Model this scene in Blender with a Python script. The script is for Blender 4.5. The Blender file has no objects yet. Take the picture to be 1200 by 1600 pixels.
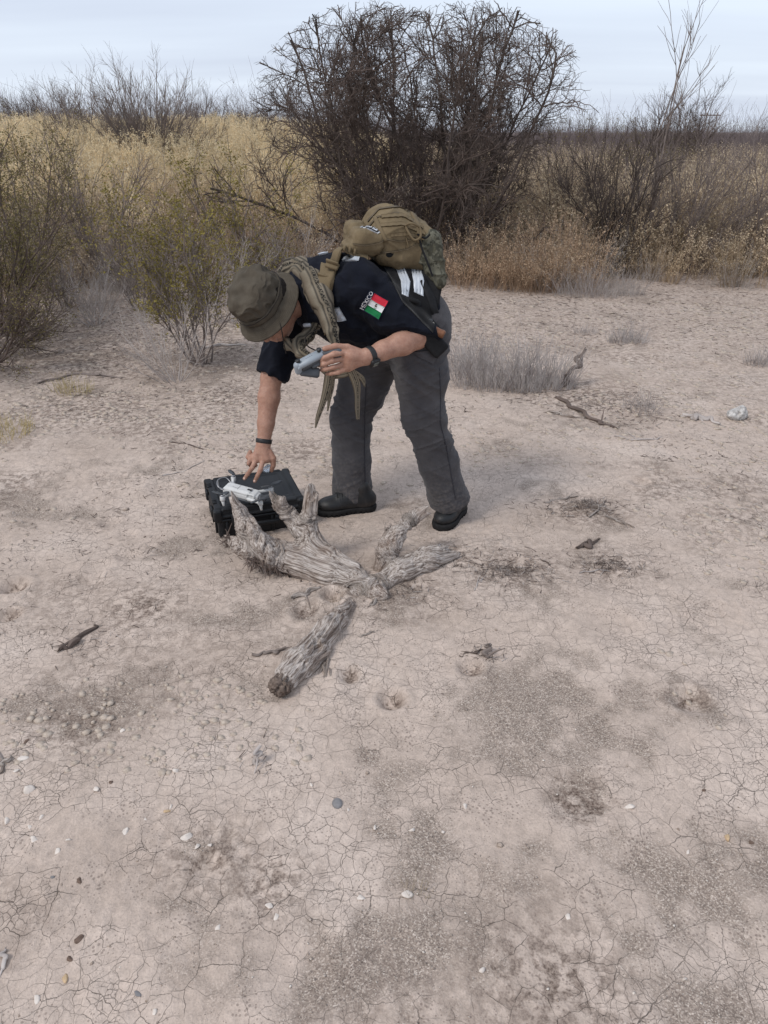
import bpy, math, random
import numpy as np
from mathutils import Vector, Matrix
from mathutils.bvhtree import BVHTree
R = math.radians
scene = bpy.context.scene
col = scene.collection
# ------------------------------------------------------------------ camera
CAMH = 1.6; F_PX = 1155.0; PITCH = R(27.26)
cam_d = bpy.data.cameras.new('camera'); cam = bpy.data.objects.new('camera', cam_d); col.objects.link(cam)
cam.location = (0, 0, CAMH); cam.rotation_euler = (R(90) - PITCH, 0, 0)
cam_d.sensor_fit = 'VERTICAL'; cam_d.sensor_height = 36; cam_d.lens = 36 * F_PX / 1600
cam_d.clip_start = 0.05; cam_d.clip_end = 3000
scene.camera = cam
scene.cycles.max_bounces = 5; scene.cycles.diffuse_bounces = 4; scene.cycles.glossy_bounces = 2
# ------------------------------------------------------------------ sky, sun, exposure
SUN_EL, SUN_ROT = R(50), R(-125)
w = bpy.data.worlds.new('World'); scene.world = w; w.use_nodes = True
nt = w.node_tree; N = nt.nodes; L = nt.links; N.clear()
sky = N.new('ShaderNodeTexSky'); sky.sky_type = 'NISHITA'; sky.sun_disc = False
sky.sun_elevation = SUN_EL; sky.sun_rotation = SUN_ROT; sky.dust_density = 2.0
tc = N.new('ShaderNodeTexCoord'); sep = N.new('ShaderNodeSeparateXYZ'); L.new(tc.outputs['Generated'], sep.inputs[0])
def wmath(op, a, b=None, c=None):
    n = N.new('ShaderNodeMath'); n.operation = op
    for i, v in enumerate((a, b, c)):
        if v is None: continue
        if isinstance(v, (int, float)): n.inputs[i].default_value = v
        else: L.new(v, n.inputs[i])
    return n.outputs[0]
zc = wmath('MAXIMUM', sep.outputs[2], 0.0)
den = wmath('ADD', zc, 0.09)
cx = wmath('DIVIDE', sep.outputs[0], den); cy = wmath('DIVIDE', sep.outputs[1], den)
cmb = N.new('ShaderNodeCombineXYZ'); L.new(cx, cmb.inputs[0]); L.new(cy, cmb.inputs[1])
mp = N.new('ShaderNodeMapping'); mp.inputs['Scale'].default_value = (0.10, 0.34, 1); mp.inputs['Location'].default_value = (3.1, 0.4, 0)
mp.inputs['Rotation'].default_value = (0, 0, R(8))
L.new(cmb.outputs[0], mp.inputs[0])
cn = N.new('ShaderNodeTexNoise'); cn.inputs['Scale'].default_value = 1.5; cn.inputs['Detail'].default_value = 4; cn.inputs['Roughness'].default_value = .5
L.new(mp.outputs[0], cn.inputs['Vector'])
rp = N.new('ShaderNodeValToRGB'); rp.color_ramp.elements[0].position = .36; rp.color_ramp.elements[1].position = .66
rp.color_ramp.elements[0].color = (4.95, 5.45, 6.5, 1); rp.color_ramp.elements[1].color = (6.2, 6.85, 7.8, 1)
L.new(cn.outputs[0], rp.inputs[0])
mx = N.new('ShaderNodeMix'); mx.data_type = 'RGBA'; mx.inputs[0].default_value = .88
L.new(sky.outputs[0], mx.inputs[6]); L.new(rp.outputs[0], mx.inputs[7])
bg = N.new('ShaderNodeBackground'); bg.inputs[1].default_value = .113; L.new(mx.outputs[2], bg.inputs[0])
wo = N.new('ShaderNodeOutputWorld'); L.new(bg.outputs[0], wo.inputs[0])
sd = bpy.data.lights.new('sun', 'SUN'); sun = bpy.data.objects.new('sun', sd); col.objects.link(sun)
sd.energy = 1.5; sd.angle = R(17); sd.color = (1, .96, .9)
dirv = Vector((math.sin(SUN_ROT) * math.cos(SUN_EL), math.cos(SUN_ROT) * math.cos(SUN_EL), math.sin(SUN_EL)))
sun.rotation_euler = dirv.to_track_quat('Z', 'Y').to_euler()
scene.view_settings.view_transform = 'Standard'; scene.view_settings.look = 'None'
scene.view_settings.exposure = 0.32; scene.view_settings.gamma = 1; scene.view_settings.use_curve_mapping = False

# ------------------------------------------------------------------ helpers
cP, sP = math.cos(PITCH), math.sin(PITCH)
def ray(px, py):
    u = (px - 600) / F_PX; v = (800 - py) / F_PX
    return np.array([u, cP + v * sP, -sP + v * cP])
def P(px, py, Y):                      # point of the place at distance Y seen at a pixel of the photo
    d = ray(px, py); return np.array([0, 0, CAMH]) + d * (Y / d[1])
def G(px, py, z=0.0):                  # point of the plane z seen at a pixel of the photo
    d = ray(px, py); return np.array([0, 0, CAMH]) + d * ((z - CAMH) / d[2])
def A(*v): return np.array(v, float)
def nrm(v):
    v = np.asarray(v, float); return v / (np.linalg.norm(v) + 1e-12)
def hsh(ix, iy, iz, seed):
    h = (ix.astype(np.uint32) * np.uint32(374761393) + iy.astype(np.uint32) * np.uint32(668265263)
         + iz.astype(np.uint32) * np.uint32(2147483647 - 5) * np.uint32(3) + np.uint32((seed * 974634777) & 0xffffffff))
    h = (h ^ (h >> np.uint32(13))) * np.uint32(1274126177)
    h = (h ^ (h >> np.uint32(15))) * np.uint32(2246822519)
    return ((h ^ (h >> np.uint32(16))) & np.uint32(0xffffff)).astype(np.float32) / np.float32(0x7fffff) - 1
def vn(p, seed=0):
    p = np.asarray(p, np.float64); i = np.floor(p); f = (p - i).astype(np.float32); i = i.astype(np.int64)
    f = f * f * (3 - 2 * f); r = 0
    for a in (0, 1):
        wa = f[..., 0] if a else 1 - f[..., 0]
        for b in (0, 1):
            wb = f[..., 1] if b else 1 - f[..., 1]
            for c in (0, 1):
                wc = f[..., 2] if c else 1 - f[..., 2]
                r = r + wa * wb * wc * hsh(i[..., 0] + a, i[..., 1] + b, i[..., 2] + c, seed)
    return r
def fbm(p, o=4, seed=0, g=.5):
    p = np.asarray(p, float); r = 0; a = 1; s = 0
    for k in range(o):
        r = r + a * vn(p * 2.03 ** k + 17.3 * k, seed + k); s += a; a *= g
    return r / s
def mk(name, V, F, mat=None, parent=None, smooth=True, edges=None):
    """V (n,3) world coordinates; F list of (m,k) index arrays."""
    V = np.asarray(V, np.float32)
    if parent is not None:
        p = parent
        off = np.array(p.location)
        while p.parent: p = p.parent; off = off + np.array(p.location)
        V = V - off.astype(np.float32)
    me = bpy.data.meshes.new(name)
    F = [np.asarray(f, np.int32) for f in (F if isinstance(F, (list, tuple)) else [F]) if len(f)]
    me.vertices.add(len(V)); me.vertices.foreach_set('co', V.ravel())
    nl = sum(f.size for f in F); npo = sum(len(f) for f in F)
    me.loops.add(nl); me.loops.foreach_set('vertex_index', np.concatenate([f.ravel() for f in F]))
    me.polygons.add(npo)
    tot = np.concatenate([np.full(len(f), f.shape[1], np.int32) for f in F])
    me.polygons.foreach_set('loop_start', np.concatenate([[0], np.cumsum(tot)[:-1]]).astype(np.int32))
    if smooth: me.polygons.foreach_set('use_smooth', np.ones(npo, bool))
    me.update(calc_edges=True)
    if mat: me.materials.append(mat)
    o = bpy.data.objects.new(name, me); col.objects.link(o)
    if parent is not None: o.parent = parent
    return o
def thing(name, label, cat, loc=(0, 0, 0), group=None):
    o = bpy.data.objects.new(name, None); col.objects.link(o); o.location = tuple(map(float, loc)); o.empty_display_size = .05
    o['label'] = label; o['category'] = cat
    if group: o['group'] = group
    return o
def tag(o, label, cat, group=None):
    o['label'] = label; o['category'] = cat
    if group: o['group'] = group
    return o
def stuff(o, label=None, cat=None):
    o['kind'] = 'stuff'
    if label: o['label'] = label
    if cat: o['category'] = cat
    return o
def recentre(o, base):
    """put the origin of a one-mesh thing at its base"""
    base = np.array(base, float); me = o.data
    V = np.empty(len(me.vertices) * 3, np.float32); me.vertices.foreach_get('co', V)
    V = V.reshape(-1, 3) - base.astype(np.float32); me.vertices.foreach_set('co', V.ravel()); o.location = tuple(base); return o
class Mb:
    def __init__(s): s.V = []; s.F = {}; s.n = 0
    def add(s, V, F):
        V = np.asarray(V, float); s.V.append(V)
        for f in (F if isinstance(F, list) else [F]):
            f = np.asarray(f)
            if len(f): s.F.setdefault(f.shape[1], []).append(f + s.n)
        s.n += len(V); return s
    def build(s, name, mat=None, parent=None, smooth=True):
        return mk(name, np.concatenate(s.V), [np.concatenate(v) for v in s.F.values()], mat, parent, smooth)
def tubes(S, k=4, mb=None):
    """S (n,8): p0, p1, r0, r1 -> k-sided tapered prisms"""
    S = np.asarray(S, float); p0, p1, r0, r1 = S[:, :3], S[:, 3:6], S[:, 6], S[:, 7]
    d = p1 - p0; d /= (np.linalg.norm(d, axis=1, keepdims=True) + 1e-9)
    h = np.where(np.abs(d[:, 2:3]) > .8, [[1., 0, 0]], [[0, 0, 1.]])
    u = np.cross(d, h); u /= np.linalg.norm(u, axis=1, keepdims=True); v = np.cross(d, u)
    a = np.arange(k) * 2 * np.pi / k
    ring = u[:, None] * np.cos(a)[None, :, None] + v[:, None] * np.sin(a)[None, :, None]
    V = np.concatenate([p0[:, None] + ring * r0[:, None, None], p1[:, None] + ring * r1[:, None, None]], 1).reshape(-1, 3)
    i = np.arange(k); j = (i + 1) % k
    q = np.stack([i, j, j + k, i + k], 1)
    F = (q[None] + (np.arange(len(S)) * 2 * k)[:, None, None]).reshape(-1, 4)
    mb = mb or Mb(); mb.add(V, F); return mb
def sweep(pts, rad, nsec=24, nlen=40, ridge=None, cap=True, flat=None, jag=0.0, seed=0, up=(0, 0, 1)):
    """tube along a smooth curve; rad scalar list; ridge(theta(0..1), s metres) -> radius factor; flat=(a,b) cross-section scale"""
    pts = np.asarray(pts, float); rad = np.asarray(rad, float)
    n = len(pts); t = np.linspace(0, n - 1, nlen); i = np.clip(np.floor(t).astype(int), 0, n - 2); f = (t - i)[:, None]
    pm = np.concatenate([[2 * pts[0] - pts[1]], pts, [2 * pts[-1] - pts[-2]]]); i1 = i + 1
    a, b, c, d = pm[i1 - 1], pm[i1], pm[i1 + 1], pm[i1 + 2]
    C = .5 * (2 * b + (c - a) * f + (2 * a - 5 * b + 4 * c - d) * f ** 2 + (3 * b - a - 3 * c + d) * f ** 3)
    rr = np.interp(t, np.arange(n), rad)
    T = np.gradient(C, axis=0); T /= np.linalg.norm(T, axis=1, keepdims=True) + 1e-12
    u = np.zeros_like(C); h = np.array(up, float); pu = h - T[0] * h.dot(T[0]); pu = nrm(pu if np.linalg.norm(pu) > .1 else np.cross(T[0], [1, 0, 0]))
    for k in range(nlen):
        pu = nrm(pu - T[k] * pu.dot(T[k])); u[k] = pu
    v = np.cross(T, u)
    s = np.concatenate([[0], np.cumsum(np.linalg.norm(np.diff(C, axis=0), axis=1))])
    th = np.arange(nsec) / nsec
    TH, S_ = np.meshgrid(th, s)
    fac = np.ones_like(TH) if ridge is None else ridge(TH, S_)
    fa, fb = flat if flat else (1, 1)
    if np.ndim(fa): fa = np.interp(t, np.arange(n), fa)[:, None]
    if np.ndim(fb): fb = np.interp(t, np.arange(n), fb)[:, None]
    ca, sa = np.cos(TH * 2 * np.pi) * fa, np.sin(TH * 2 * np.pi) * fb
    Q = C[:, None] + (u[:, None] * ca[..., None] + v[:, None] * sa[..., None]) * (rr[:, None] * fac)[..., None]
    if jag:
        for e, sg in ((0, -1), (nlen - 1, 1)):
            for m, wgt in ((0, 1), (1, .7), (2, .4)):
                k = e - sg * m
                Q[k] += T[e] * (sg * jag * wgt * (vn(np.stack([np.cos(th * 6.283) * 3, np.sin(th * 6.283) * 3, th * 0 + seed * 7.7 + e], 1), seed)))[:, None]
    V = Q.reshape(-1, 3)
    i = np.arange(nsec); j = (i + 1) % nsec
    q = np.stack([i, j, j + nsec, i + nsec], 1)[:, ::-1]
    F = (q[None] + (np.arange(nlen - 1) * nsec)[:, None, None]).reshape(-1, 4)
    Fs = [F]
    if cap:
        fm = float(np.min(fa)); V = np.concatenate([V, [Q[0].mean(0) + T[0] * rr[0] * .25 * fm], [Q[-1].mean(0) - T[-1] * rr[-1] * .25 * fm]])
        m = len(V) - 2; e = (nlen - 1) * nsec
        Fs.append(np.concatenate([np.stack([np.full(nsec, m), j, i], 1)[:, ::1], np.stack([np.full(nsec, m + 1), i + e, j + e], 1)]))
    return V, Fs
def boxm(c, Rm, half, bev=.15):
    """chamfered box (24 verts); bev in metres"""
    c = np.asarray(c, float); h = np.asarray(half, float); b = min(bev, h.min() * .95)
    V = []; 
    sg = [(x, y, z) for x in (-1, 1) for y in (-1, 1) for z in (-1, 1)]
    for s in sg:
        for ax in range(3):
            p = np.array(s) * (h - b); p[ax] = s[ax] * h[ax]; V.append(p)
    V = np.array(V); Fq = []; Ft = []
    idx = {s: i * 3 for i, s in enumerate(sg)}
    def orient(f):
        p = V[list(f)]; n = np.cross(p[1] - p[0], p[2] - p[0]); return list(f) if n.dot(p.mean(0)) > 0 else list(f)[::-1]
    for ax in range(3):
        o = [a for a in range(3) if a != ax]
        for s in (-1, 1):
            f = []
            for (a, b2) in ((-1, -1), (1, -1), (1, 1), (-1, 1)):
                k = [0, 0, 0]; k[ax] = s; k[o[0]] = a; k[o[1]] = b2; f.append(idx[tuple(k)] + ax)
            Fq.append(orient(f))
        for a in (-1, 1):
            for b2 in (-1, 1):
                k0 = [0, 0, 0]; k0[ax] = -1; k0[o[0]] = a; k0[o[1]] = b2; k1 = list(k0); k1[ax] = 1
                i0, i1 = idx[tuple(k0)], idx[tuple(k1)]
                Fq.append(orient([i0 + o[0], i0 + o[1], i1 + o[1], i1 + o[0]]))
    for s in sg: Ft.append(orient([idx[s], idx[s] + 1, idx[s] + 2]))
    Rm = np.asarray(Rm, float)
    return c + V @ Rm.T, [np.array(Fq), np.array(Ft)]
def cyl(a, b, ra, rb=None, n=20, bev=.1):
    a = np.asarray(a, float); b = np.asarray(b, float); rb = ra if rb is None else rb; T = nrm(b - a)
    u = nrm(np.cross(T, [0, 0, 1] if abs(T[2]) < .9 else [1, 0, 0])); v = np.cross(T, u); th = np.arange(n) * 2 * np.pi / n
    ring = u * np.cos(th)[:, None] + v * np.sin(th)[:, None]; e = min(ra, rb) * bev
    V = np.concatenate([a + ring * (ra - e), a + T * e + ring * ra, b - T * e + ring * rb, b + ring * (rb - e), [a], [b]])
    i = np.arange(n); j = (i + 1) % n
    F = np.concatenate([np.stack([i + k * n, j + k * n, j + (k + 1) * n, i + (k + 1) * n], 1) for k in range(3)])
    T3 = np.concatenate([np.stack([np.full(n, 4 * n), j, i], 1), np.stack([np.full(n, 4 * n + 1), i + 3 * n, j + 3 * n], 1)])
    return V, [F, T3]
def frame(x, up=(0, 0, 1)):
    x = nrm(x); y = nrm(np.cross(up, x)); z = np.cross(x, y); return np.stack([x, y, z], 1)
def rotz(a): c, s = math.cos(a), math.sin(a); return A([c, -s, 0], [s, c, 0], [0, 0, 1])

# ------------------------------------------------------------------ implicit surfaces -> mesh (surface nets)
class Sdf:
    def __init__(s, lo, hi, h):
        s.lo = np.array(lo, float); s.h = h; s.n = (np.ceil((np.array(hi) - s.lo) / h)).astype(int) + 1
        s.F = np.full(s.n, .5, np.float32)
    def like(s):
        o = Sdf.__new__(Sdf); o.lo = s.lo; o.h = s.h; o.n = s.n; o.F = np.full(s.n, .5, np.float32); return o
    def _sl(s, lo, hi, m):
        a = np.clip(np.floor((np.minimum(lo, hi) - m - s.lo) / s.h).astype(int), 0, s.n - 1)
        b = np.clip(np.ceil((np.maximum(lo, hi) + m - s.lo) / s.h).astype(int) + 1, 1, s.n)
        sl = tuple(slice(x, y) for x, y in zip(a, b))
        g = [(s.lo[k] + s.h * np.arange(a[k], b[k])).astype(np.float32) for k in range(3)]
        X, Y, Z = np.meshgrid(*g, indexing='ij'); return sl, np.stack([X, Y, Z], -1)
    def _mix(s, sl, d, k, sub):
        f = s.F[sl]
        if sub:
            d = -d; h = np.clip(.5 - .5 * (f - d) / k, 0, 1); s.F[sl] = f + (d - f) * h + k * h * (1 - h)
        else:
            h = np.clip(.5 + .5 * (f - d) / k, 0, 1); s.F[sl] = f + (d - f) * h - k * h * (1 - h)
        return s
    def cone(s, a, b, ra, rb=None, k=.015, sub=False):
        a = np.asarray(a, np.float32); b = np.asarray(b, np.float32); rb = ra if rb is None else rb
        m = max(ra, rb) + k * 1.5 + .02; sl, X = s._sl(a, b, m); ba = b - a
        t = np.clip(((X - a) @ ba) / (ba @ ba + 1e-9), 0, 1)
        d = np.linalg.norm(X - a - t[..., None] * ba, axis=-1) - (ra + (rb - ra) * t)
        return s._mix(sl, d, k, sub)
    def chain(s, pts, rr, k=.01):
        for i in range(len(pts) - 1): s.cone(pts[i], pts[i + 1], rr[i], rr[i + 1], k)
        return s
    def ell(s, c, r, Rm=np.eye(3), k=.015, sub=False):
        c = np.asarray(c, np.float32); r = np.asarray(r, np.float32); Rm = np.asarray(Rm, np.float32)
        sl, X = s._sl(c, c, r.max() + k * 1.5 + .02); q = (X - c) @ Rm
        k0 = np.linalg.norm(q / r, axis=-1); k1 = np.linalg.norm(q / (r * r), axis=-1) + 1e-6
        return s._mix(sl, k0 * (k0 - 1) / k1, k, sub)
    def box(s, c, half, Rm=np.eye(3), rnd=.01, k=.01, sub=False):
        c = np.asarray(c, np.float32); half = np.asarray(half, np.float32); Rm = np.asarray(Rm, np.float32)
        sl, X = s._sl(c, c, float(np.linalg.norm(half)) + k * 1.5 + .02); q = np.abs((X - c) @ Rm) - (half - rnd)
        d = np.linalg.norm(np.maximum(q, 0), axis=-1) + np.minimum(q.max(-1), 0) - rnd
        return s._mix(sl, d, k, sub)
    def cut(s, p, n):
        n = nrm(n).astype(np.float32); g = [(s.lo[k] + s.h * np.arange(s.n[k])).astype(np.float32) for k in range(3)]
        d = ((g[0] - p[0]) * n[0])[:, None, None] + ((g[1] - p[1]) * n[1])[None, :, None] + ((g[2] - p[2]) * n[2])[None, None, :]
        s.F = np.maximum(s.F, d); return s
    def merge(s, o, k=.01):
        return s._mix((slice(None),) * 3, o.F, k, False)
    def mesh(s):
        F = s.F; B = F < 0
        c = np.zeros(np.array(F.shape) - 1, np.int8)
        for dx in (0, 1):
            for dy in (0, 1):
                for dz in (0, 1): c += B[dx:dx + c.shape[0], dy:dy + c.shape[1], dz:dz + c.shape[2]]
        act = (c > 0) & (c < 8); I = np.argwhere(act); idx = np.full(c.shape, -1, np.int32); idx[act] = np.arange(len(I))
        corner = np.array([(x, y, z) for x in (0, 1) for y in (0, 1) for z in (0, 1)])
        vals = np.stack([F[tuple((I + k).T)] for k in corner], 1)
        acc = np.zeros((len(I), 3)); cnt = np.zeros(len(I))
        for i in range(8):
            for j in range(i + 1, 8):
                if np.abs(corner[i] - corner[j]).sum() != 1: continue
                a, b = vals[:, i], vals[:, j]; m = (a < 0) != (b < 0)
                t = np.where(m, a / np.where(m, a - b, 1), 0)
                acc += m[:, None] * (corner[i] + t[:, None] * (corner[j] - corner[i])); cnt += m
        V = s.lo + s.h * (I + acc / cnt[:, None]); Q = []
        for ax in range(3):
            o = [a for a in range(3) if a != ax]
            sl0 = [slice(None)] * 3; sl1 = [slice(None)] * 3; sl0[ax] = slice(0, -1); sl1[ax] = slice(1, None)
            m = B[tuple(sl0)] != B[tuple(sl1)]; E = np.argwhere(m)
            ok = (E[:, o[0]] > 0) & (E[:, o[1]] > 0) & (E[:, o[0]] < F.shape[o[0]] - 1) & (E[:, o[1]] < F.shape[o[1]] - 1); E = E[ok]
            ins = B[tuple(E.T)]; q = []
            for (da, db) in ((-1, -1), (0, -1), (0, 0), (-1, 0)):
                k = E.copy(); k[:, o[0]] += da; k[:, o[1]] += db; q.append(idx[tuple(k.T)])
            q = np.stack(q, 1); flip = ins if ax != 1 else ~ins
            q[~flip] = q[~flip][:, ::-1]; Q.append(q)
        return V, np.concatenate(Q)
def vnormals(V, Q):
    n = np.zeros_like(V); a, b, c, d = (V[Q[:, i]] for i in range(4)); fn = np.cross(c - a, d - b)
    for i in range(4): np.add.at(n, Q[:, i], fn)
    return n / (np.linalg.norm(n, axis=1, keepdims=True) + 1e-12)
def relax(V, Q, it=1, lam=.5):
    for _ in range(it):
        s = np.zeros_like(V); c = np.zeros(len(V))
        for i in range(4):
            j = (i + 1) % 4
            np.add.at(s, Q[:, i], V[Q[:, j]]); np.add.at(s, Q[:, j], V[Q[:, i]]); np.add.at(c, Q[:, i], 1); np.add.at(c, Q[:, j], 1)
        V = V + lam * (s / np.maximum(c, 1)[:, None] - V)
    return V

# ------------------------------------------------------------------ materials
class Mt:
    def __init__(s, name, rough=.8, spec=.3):
        s.m = bpy.data.materials.new(name); s.m.use_nodes = True; s.N = s.m.node_tree.nodes; s.L = s.m.node_tree.links
        s.b = s.N['Principled BSDF']; s.b.inputs['Roughness'].default_value = rough; s.b.inputs['Specular IOR Level'].default_value = spec
        s.tc = s.N.new('ShaderNodeTexCoord')
    def co(s, scale=(1, 1, 1), kind='Object', rot=(0, 0, 0)):
        n = s.N.new('ShaderNodeMapping'); n.inputs['Scale'].default_value = scale; n.inputs['Rotation'].default_value = rot; s.L.new(s.tc.outputs[kind], n.inputs[0]); return n.outputs[0]
    def noise(s, sc, det=4, rough=.5, vec=None, dist=0):
        n = s.N.new('ShaderNodeTexNoise'); n.inputs['Scale'].default_value = sc; n.inputs['Detail'].default_value = det; n.inputs['Roughness'].default_value = rough; n.inputs['Distortion'].default_value = dist
        s.L.new(vec if vec is not None else s.tc.outputs['Object'], n.inputs['Vector']); return n.outputs[0]
    def vor(s, sc, vec=None, feat='F1', out='Distance', rnd=1):
        n = s.N.new('ShaderNodeTexVoronoi'); n.feature = feat; n.inputs['Scale'].default_value = sc; n.inputs['Randomness'].default_value = rnd
        s.L.new(vec if vec is not None else s.tc.outputs['Object'], n.inputs['Vector']); return n.outputs[out]
    def attr(s, name):
        n = s.N.new('ShaderNodeAttribute'); n.attribute_name = name; return n.outputs['Fac']
    def ma(s, op, a, b=0.0, c=None, clamp=False):
        n = s.N.new('ShaderNodeMath'); n.operation = op; n.use_clamp = clamp
        for i, v in enumerate((a, b, c)):
            if v is None: continue
            if isinstance(v, (int, float)): n.inputs[i].default_value = v
            else: s.L.new(v, n.inputs[i])
        return n.outputs[0]
    def ramp(s, v, stops):
        n = s.N.new('ShaderNodeValToRGB'); e = n.color_ramp.elements
        while len(e) < len(stops): e.new(.5)
        for k, (p, c) in enumerate(stops):
            e[k].position = p; e[k].color = (c if isinstance(c, tuple) else (c, c, c)) + (1,)
        s.L.new(v, n.inputs[0]); return n.outputs[0]
    def mix(s, f, a, b, mode='MIX'):
        n = s.N.new('ShaderNodeMix'); n.data_type = 'RGBA'; n.blend_type = mode
        for i, v in ((0, f), (6, a), (7, b)):
            if isinstance(v, (int, float)): n.inputs[i].default_value = v
            elif isinstance(v, tuple): n.inputs[i].default_value = v + (1,)
            else: s.L.new(v, n.inputs[i])
        return n.outputs[2]
    def color(s, c):
        if isinstance(c, tuple): s.b.inputs['Base Color'].default_value = c + (1,)
        else: s.L.new(c, s.b.inputs['Base Color'])
        return s
    def bump(s, h, st=.3, dist=.002):
        n = s.N.new('ShaderNodeBump'); n.inputs['Strength'].default_value = st; n.inputs['Distance'].default_value = dist
        s.L.new(h, n.inputs['Height']); 
        if getattr(s, 'lastb', None): s.L.new(s.lastb, n.inputs['Normal'])
        s.lastb = n.outputs[0]; s.L.new(s.lastb, s.b.inputs['Normal']); return s
def plain(name, c, rough=.7, spec=.3, var=.25, sc=40, bump=0, metal=0):
    m = Mt(name, rough, spec); n = m.noise(sc, 5, .6)
    lo = tuple(x * (1 - var) for x in c); hi = tuple(min(1, x * (1 + var)) for x in c)
    m.color(m.ramp(n, [(.3, lo), (.7, hi)])); m.b.inputs['Metallic'].default_value = metal
    if bump: m.bump(n, .4, bump)
    return m.m
def stemmat(name, c1, c2, sc=3.0, inst=True, thin=0.0):
    m = Mt(name, .9, .15); n = m.noise(sc, 3)
    c = m.ramp(n, [(.3, c1), (.7, c2)])
    if inst:
        oi = m.N.new('ShaderNodeObjectInfo'); r = m.ramp(oi.outputs['Random'], [(0, .75), (1, 1.3)]); c = m.mix(1.0, c, r, 'MULTIPLY')
    m.color(c)
    if thin:
        t = m.N.new('ShaderNodeBsdfTranslucent'); x = m.N.new('ShaderNodeMixShader'); x.inputs[0].default_value = thin; o = m.N['Material Output']
        if isinstance(c, tuple): t.inputs[0].default_value = c + (1,)
        else: m.L.new(c, t.inputs[0])
        m.L.new(m.b.outputs[0], x.inputs[1]); m.L.new(t.outputs[0], x.inputs[2]); m.L.new(x.outputs[0], o.inputs[0])
    return m.m
def cloth(name, c, var=.2, weave=900, rough=.95, bmp=.4, dusty=0.0):
    m = Mt(name, rough, .15); n = m.noise(14, 5, .6); lo = tuple(x * (1 - var) for x in c); hi = tuple(x * (1 + var) for x in c)
    cc = m.ramp(n, [(.3, lo), (.7, hi)])
    f = m.noise(weave, 2, .5); cc = m.mix(.5, cc, m.ramp(f, [(.3, .6), (.7, 1.3)]), 'MULTIPLY')
    if dusty:
        g = m.noise(5, 4, .6); cc = m.mix(m.ramp(g, [(.5, 0.0), (.8, dusty)]), cc, (.3, .25, .21))
    m.color(cc); m.b.inputs['Sheen Weight'].default_value = .12; m.b.inputs['Sheen Roughness'].default_value = .5
    m.bump(f, bmp, .0006); m.bump(m.noise(60, 4, .6), .35, .003); return m.m
# ------------------------------------------------------------------ ground
def sst(a, b, x): t = np.clip((x - a) / (b - a), 0, 1); return t * t * (3 - 2 * t)
HOLES = [(520, 940, .035, .05), (612, 1096, .035, .028), (735, 1046, .035, .022), (478, 960, .045, .02), (1078, 1095, .05, .025),
         (22, 912, .045, .03), (10, 960, .04, .03), (545, 1060, .03, .02), (905, 1245, .08, .012)]
HOLES = [(*G(a, b)[:2], r, d) for a, b, r, d in HOLES]
_g = np.random.default_rng(42)
HOLES += [(_g.uniform(-1.6, 1.6), _g.uniform(.9, 4.5), _g.uniform(.03, .09), _g.uniform(.004, .014)) for _ in range(46)]
def terrain(x, y):
    hill = .95 * sst(8.5, 24, y - .12 * x) * sst(2.5, -4.5, x - .03 * y)
    far = .25 * sst(9, 30, y) * vn(np.stack([x * .05, y * .05, x * 0], -1), 5) * sst(60, 30, y)
    return hill * sst(200, 60, y) + far - .8 * sst(60, 240, y)
def gh(x, y):
    x = np.asarray(x, float); y = np.asarray(y, float); z0 = np.zeros_like(x)
    z = terrain(x, y) + .016 * vn(np.stack([x * 1.3, y * 1.3, z0], -1), 1) + .007 * vn(np.stack([x * 5, y * 5, z0], -1), 2)
    lg = G(560, 930); z = z + .02 * np.exp(-(((x - lg[0]) ** 2 + (y - lg[1]) ** 2) / .5 ** 2))
    mo = G(915, 795); z = z + .028 * np.exp(-(((x - mo[0]) / .07) ** 2 + ((y - mo[1]) / .06) ** 2))
    for (hx, hy, r, d) in HOLES:
        q = ((x - hx) ** 2 + (y - hy) ** 2) / r ** 2
        z = z - d * np.exp(-q ** 1.5) + d * .25 * np.exp(-(np.sqrt(q) - 1.6) ** 2 * 5)
    return z
PATCH = [  # coarse sandy patches: px, py, half width m, half depth m, strength
    (860, 1180, .34, .40, 1.0), (820, 1380, .33, .26, .9), (780, 1080, .16, .14, .9), (980, 1400, .35, .22, .7), (760, 1500, .35, .15, .6), (1130, 1560, .2, .1, .8),
    (610, 990, .09, .25, .7), (300, 1390, .17, .16, .8), (170, 1330, .25, .08, .5), (60, 800, .32, .16, 1.1), (350, 960, .3, .1, .5), (120, 1110, .2, .12, .7), (300, 1500, .15, .1, .7),
    (920, 795, .16, .09, .7), (1000, 960, .3, .1, .4), (1160, 1120, .1, .08, .6), (40, 545, 1.2, .8, .8), (330, 560, .6, .5, .7), (620, 790, .3, .08, .6)]
PATCH = [(*G(a, b)[:2], sx, sy, s) for a, b, sx, sy, s in PATCH]
def sandmask(x, y):
    p = np.stack([x * 3.3, y * 3.3, x * 0], -1); wob = fbm(p, 4, 31, .6); m = np.zeros_like(x)
    for (cx_, cy_, sx, sy, s) in PATCH:
        q = ((x - cx_) / sx) ** 2 + ((y - cy_) / sy) ** 2; m = np.maximum(m, s * np.exp(-q * .9))
    m = m + 1.25 * wob - .06 + .3 * vn(p * 6, 77) - .03; return sst(.12, .75, m) * .9
def axis(lo, flo, fhi, hi, h, g=1.055):
    a = [fhi];  s = h
    while a[-1] < hi: s *= g; a.append(a[-1] + s)
    b = [flo]; s = h
    while b[-1] > lo: s *= g; b.append(b[-1] - s)
    return np.array(b[::-1][:-1] + list(np.arange(flo, fhi, h)) + a)
gx = axis(-900, -1.9, 1.9, 900, .0105); gy = axis(-40, .45, 4.2, 1500, .0105)
GX, GY = np.meshgrid(gx, gy); x_ = GX.ravel(); y_ = GY.ravel()
near = (np.abs(x_) < 4) & (y_ > -1) & (y_ < 9)
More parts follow.
